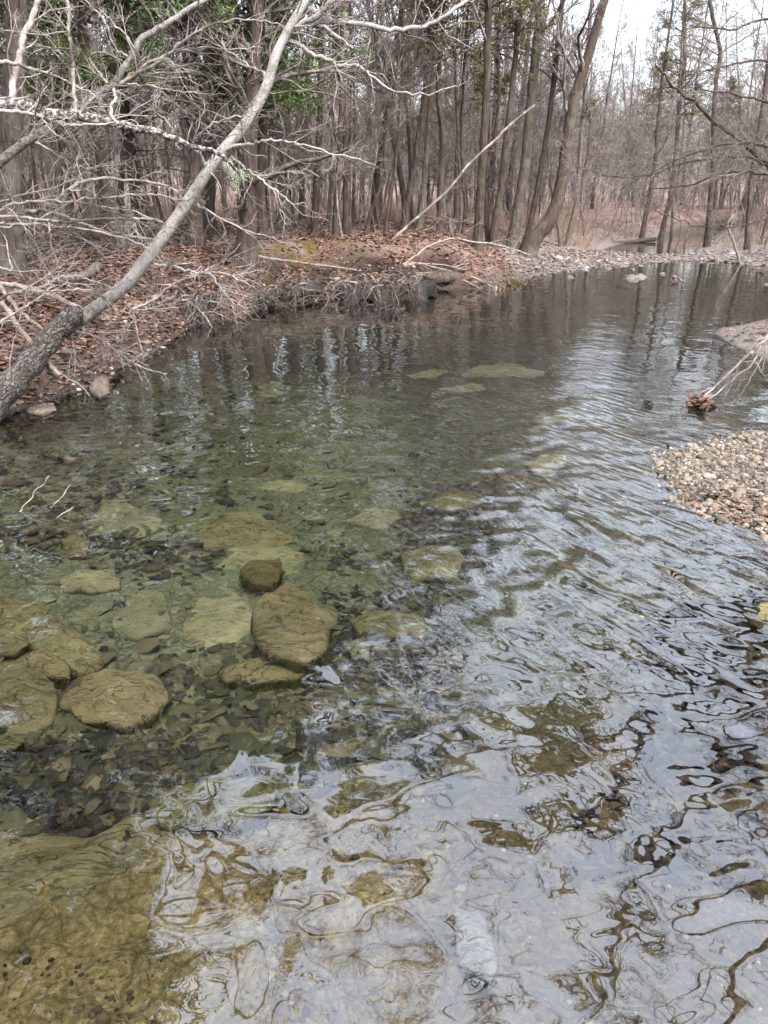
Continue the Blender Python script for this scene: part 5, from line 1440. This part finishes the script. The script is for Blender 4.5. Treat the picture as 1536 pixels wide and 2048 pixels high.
# ------------------------------------------------------------------ undercut bank: turf lips and hanging roots
def root_tangle(label, px0, px1, z, n, moss=0.0, spread=.5, mat='twig_brown', lip=None):
    """roots that leave the bank edge and hang to the water; leaves and moss caught on them"""
    a, b_ = pix(*px0, z), pix(*px1, z)
    t = thing('root_tangle', label, 'roots', ((a + b_) / 2)[:2].tolist() + [z])
    off = np.array(t.location)
    if lip:
        P = np.array([pix(x, y, z)[:2] for x, y in lip])
        e = P[rng.integers(0, len(P), 60)]
        front = P[np.argsort(P[:, 1])[:max(4, len(P) * 2 // 3)]]
        front = front[np.argsort(front[:, 0])]
        fx = rng.uniform(front[0, 0], front[-1, 0], 70)
        fy = np.interp(fx, front[:, 0], front[:, 1])
        hp, hr = grow(np.column_stack([fx, fy + rng.normal(-.03, .07, 70), z - rng.uniform(-.02, .14, 70)]), np.column_stack([rng.normal(0, .9, 70), rng.normal(-.5, .4, 70), rng.normal(-.35, .5, 70)]),
                      rng.gamma(1.6, .22, 70) + .08, np.minimum(rng.gamma(1.6, .004, 70) + .002, .02), 8, .3, -.14, .3)
        hb = Bag(); tubes(hb, hp, hr, 5)
        s_, d, l_, r0 = spawn(hp, hr, 4, .2, 1, .9, .6, .5, .0018); p2, r2 = grow(s_, d, l_, r0, 4, .3, -.05, .5); tubes(hb, p2, r2, 3)
        hb.build('hanging_roots', M['twig_brown'], t, offset=off)['kind'] = 'stuff'
        slab_bag(P, z, z - .13, 1.6, 70, 0.17, tilt=(0, .10)).build('soil', M['soil'], t, offset=off)
        q = P.mean(0) + (P[rng.integers(0, len(P), 500)] * .5 + P[rng.integers(0, len(P), 500)] * .5 - P.mean(0)) * rng.uniform(.3, 1.1, (500, 1))
        Rm = rot_z(rng.uniform(0, 6.28, 500)) @ tilt_m(500) @ tilt_m(500)
        v = np.einsum('nij,nkj->nki', Rm, LEAF_V[None] * rng.uniform(.03, .055, 500)[:, None, None]) + np.column_stack([q, z + .02 + (q[:, 1] - P[:, 1].mean()) * .1 + rng.normal(0, .025, 500)])[:, None, :]
        Bag().add(v.reshape(-1, 3), (LEAF_F[None] + (np.arange(500) * 7)[:, None, None]).reshape(-1, 3)).build('leaf_cover', M['leaf'], t, offset=off)['kind'] = 'stuff'
    f = rng.random(n)[:, None]
    st = a * (1 - f) + b_ * f + np.column_stack([rng.normal(0, .12, n), rng.uniform(-.1, spread, n), np.zeros(n)])
    st[:, 2] = ground_h(st[:, 0], st[:, 1]) + rng.uniform(-.04, .06, n)
    d = np.column_stack([rng.normal(0, .8, n), rng.normal(-.8, .5, n), rng.normal(.05, .35, n)])
    p, r = grow(st, d, rng.gamma(2.2, .24, n) + .15, np.minimum(rng.gamma(1.6, .005, n) + .002, .024), 9, .24, -.13, .25)
    bb = Bag(); tubes(bb, p, r, 5)
    s_, d, l_, r0 = spawn(p, r, 4, .2, 1, .8, .6, .5, .0018); p2, r2 = grow(s_, d, l_, r0, 4, .3, -.05, .5); tubes(bb, p2, r2, 3)
    bb.build('roots', M[mat], t, offset=off)['kind'] = 'stuff'
    q = p[:, 1:4].reshape(-1, 3); q = q[rng.random(len(q)) < .5]
    Rm = rot_z(rng.uniform(0, 6.28, len(q))) @ tilt_m(len(q)) @ tilt_m(len(q))
    v = np.einsum('nij,nkj->nki', Rm, LEAF_V[None] * rng.uniform(.03, .055, len(q))[:, None, None]) + (q + rng.normal(0, .04, q.shape))[:, None, :]
    Bag().add(v.reshape(-1, 3), (LEAF_F[None] + (np.arange(len(q)) * 7)[:, None, None]).reshape(-1, 3)).build('leaves', M['leaf'], t, offset=off)['kind'] = 'stuff'
    if moss:
        k = 900
        f = rng.random(k)[:, None]
        c = a * (1 - f) + b_ * f + np.column_stack([rng.normal(0, .15, k), rng.uniform(0, moss, k), np.zeros(k)])
        c = c[fbm(c[:, 0] * 2, c[:, 1] * 2, 3, 91) > -.03]
        c[:, 2] = ground_h(c[:, 0], c[:, 1]) + .01
        bm = Bag(); blades(bm, c, 6, 0.035, 0.04, up=.9); bm.build('moss', M['moss'], t, offset=off)
    return t
root_tangle('dark root tangle hanging over the deep hollow in mid bank', (690, 552), (850, 548), 0.45, 260, 1.1, lip=[(675, 545), (700, 525), (770, 512), (840, 528), (872, 545), (845, 552), (805, 549), (770, 555), (730, 552), (700, 560)])
root_tangle('roots straggling over the small dark hollow near the pale tree', (340, 592), (440, 584), 0.42, 80, lip=[(335, 590), (345, 568), (390, 555), (440, 560), (450, 575), (425, 582), (400, 592), (370, 588)])
root_tangle('matted roots and leaves hanging left of the deep hollow', (500, 572), (640, 556), 0.38, 120, .8, lip=[(500, 572), (530, 550), (590, 540), (640, 545), (630, 558), (590, 566), (555, 564), (525, 577)])
root_tangle('dry grass roots at the bank foot before the far gravel bar', (960, 560), (1055, 545), 0.25, 70, .7)

# ------------------------------------------------------------------ undergrowth, dry grass and the far wood
def thicket(name, label, cat, n, region, h0, h1, rmin, per=(7, 5, 3), mat='twig_brown', r0=.012):
    xy = []
    while len(xy) < n:
        x, y = rng.uniform(*region[0]), rng.uniform(*region[1])
        if abs(x) > .62 * y + 2: continue
        s_ = ground_all(np.array([x]), np.array([y]))[3][0]
        if s_ < .9: continue
        if y < 27 and x > 1.0 + (y - 20) * .3 and x < 12: continue
        xy.append((x, y))
    xy = np.array(xy)
    z = ground_h(xy[:, 0], xy[:, 1])
    d = np.column_stack([rng.normal(0, .25, n), rng.normal(0, .25, n), np.ones(n)])
    p, r = grow(np.column_stack([xy, z - .05]), d, rng.uniform(h0, h1, n), np.full(n, r0), 7, .10, .03, .3)
    b = Bag(); tubes(b, p, r, 4)
    cur = (p, r)
    for k, pr in enumerate(per):
        s, dd, l_, rr = spawn(cur[0], cur[1], pr, .4 if k == 0 else .15, 1, .7, .5, .7, rmin)
        cur = grow(s, dd, l_, rr, [4, 3, 2][k], .16, .05, .6)
        tubes(b, cur[0], cur[1], 3)
    return tag(b.build(name, M[mat]), label, cat, kind='stuff')
thicket('undergrowth', 'fine grey brown brush filling the forest between the trunks', 'undergrowth', 90, ((-18, 12), (20, 36)), 1.5, 4.0, .0035)
thicket('undergrowth', 'bare brush standing farther back between the trees', 'undergrowth', 320, ((-34, 40), (34, 64)), 2.5, 6.0, .006, r0=.02)
thicket('undergrowth', 'bare grey brush crowding the banks round the far pool', 'undergrowth', 330, ((3, 30), (33, 66)), 2.5, 6.5, .007, r0=.022)
thicket('far_woods', 'far leafless wood closing the view behind the creek', 'woods', 560, ((-75, 85), (85, 135)), 7, 12, .016, (9, 6, 3), r0=.07)
b = Bag()
gx_ = np.concatenate([np.column_stack([rng.uniform(4, 16, 600), rng.uniform(29, 44, 600)]), np.column_stack([rng.uniform(-14, 10, 1600), rng.uniform(30, 50, 1600)])])
gs_ = ground_all(gx_[:, 0], gx_[:, 1])
gx_ = gx_[(gs_[3] > .5) & (fbm(gx_[:, 0] * .5, gx_[:, 1] * .5, 3, 61) > -.03)]
z_ = ground_h(gx_[:, 0], gx_[:, 1])
c_ = np.repeat(np.column_stack([gx_, z_]), 7, 0) + np.column_stack([rng.normal(0, .1, (len(gx_) * 7, 2)), np.zeros(len(gx_) * 7)])
p, r = grow(c_, np.column_stack([rng.normal(0, .3, (len(c_), 2)), np.ones(len(c_))]), rng.uniform(.2, .75, len(c_)), np.full(len(c_), .007), 3, .15, -.08, .4)
tubes(b, p, r, 3)
mm = island_mat('dry reddish grass', [(0, (0.08, 0.052, 0.038)), (0.6, (0.16, 0.11, 0.08)), (1, (0.26, 0.20, 0.155))])
M['dry_grass'] = mm
tag(b.build('dry_grass', mm), 'dry reddish brown grass at the edge of the far wood', 'dry grass', kind='stuff')

# dark limbs of a right-bank tree reaching in from the right edge
Lr, rr0 = px_branch([(1640, 470), (1600, 400), (1545, 340), (1500, 300), (1440, 250), (1385, 205), (1345, 168), (1310, 130)], [17, 16], 12, 3, 40, .02)
rt = thing('overhanging_limb', 'dark twiggy limb drooping in from the right edge before the sky gap', 'limb', Lr[0])
b = Bag(); tubes(b, Lr, rr0, 8, .1); b.build('limb', M['bark_dark'], rt)
for pts, Y, w0, w1 in [([(1600, 300), (1540, 292), (1480, 286), (1400, 300), (1330, 332), (1270, 360)], [16, 16], 7, 2), ([(1600, 335), (1530, 322), (1470, 312), (1380, 322), (1300, 350), (1220, 352), (1150, 330)], [16, 17], 6, 1.5),
                       ([(1600, 372), (1520, 345), (1440, 350), (1370, 372), (1300, 378)], [15, 16], 6, 2), ([(1600, 240), (1536, 205), (1470, 190), (1400, 178)], [16, 16], 6, 2), ([(1600, 430), (1530, 440), (1440, 455), (1380, 448), (1310, 420)], [17, 17], 4, 1.5),
                       ([(1600, 140), (1536, 120), (1460, 130), (1400, 150), (1360, 190)], [17, 17], 5, 2), ([(1600, 60), (1530, 40), (1460, 60), (1380, 50)], [17, 17], 5, 2)]:
    L, r = px_branch(pts, Y, w0, w1, jit=.015)
    bb = Bag(); tubes(bb, L, r, 6, .1); bo = bb.build('branch', M['bark_dark'], rt)
    b = Bag(); add_twigs(b, [(L, r)], 8, .7, 1.2, 3, .003, 0, .2); b.build('twigs', M['twig_brown'], bo, offset=Lr[0])['kind'] = 'stuff'
# fine twiggy shrubs leaning out over the far reach
for x, y, sc_, k in [(5.2, 28.2, 1.0, 0), (6.4, 29.6, 1.1, 1), (4.4, 27.4, .9, 3), (7.4, 33, 1.2, 1), (14.2, 30.5, 1.0, 0), (15.4, 33.5, 1.2, 1), (13.2, 36, 1.1, 0), (17.5, 36, 1.2, 1), (9.2, 44, 1.3, 1), (16.4, 28.2, 1.0, 1)]:
    plant(KS[k], x, y, sc_, lean=(rng.normal(0, .1), .12))
# thin sticks lying on both banks and brambles arching at the left
xy = np.concatenate([land_xy(2600, -7, .5, 6, 16), land_xy(2200, -12, 8, 15, 30)])
n = len(xy)
z = ground_h(xy[:, 0], xy[:, 1]) + .03
p, r = grow(np.column_stack([xy, z]), np.column_stack([rng.normal(0, 1, (n, 2)), rng.normal(.1, .25, n)]), rng.gamma(2, .22, n) + .1, rng.uniform(.0025, .008, n), 5, .12, 0, .5)
b = Bag(); tubes(b, p[::2], r[::2], 4); tag(b.build('fallen_sticks', M['twig_pale']), 'thin pale sticks strewn over the leaves of the banks', 'sticks', kind='stuff')
b = Bag(); tubes(b, p[1::2], r[1::2], 4); tag(b.build('fallen_sticks', M['bark_dark']), 'thin dark sticks strewn over the leaves of the banks', 'sticks', kind='stuff')
st = land_xy(900, -6.5, -2.2, 5.8, 13)[:55]
n = len(st)
p, r = grow(np.column_stack([st, ground_h(st[:, 0], st[:, 1])]), np.column_stack([rng.normal(.5, .5, n), rng.normal(-.2, .5, n), np.full(n, 1.0)]), rng.uniform(.5, 1.6, n), rng.uniform(.003, .006, n), 9, .10, -.16, .35)
b = Bag(); tubes(b, p, r, 4)
s_, d, l_, r0 = spawn(p, r, 5, .2, 1, .7, .4, .6, .0016); p2, r2 = grow(s_, d, l_, r0, 4, .2, -.04, .5); tubes(b, p2, r2, 3)
tag(b.build('brambles', M['twig_pale']), 'thin bare brambles arching over the leaves of the left bank', 'brambles', kind='stuff')
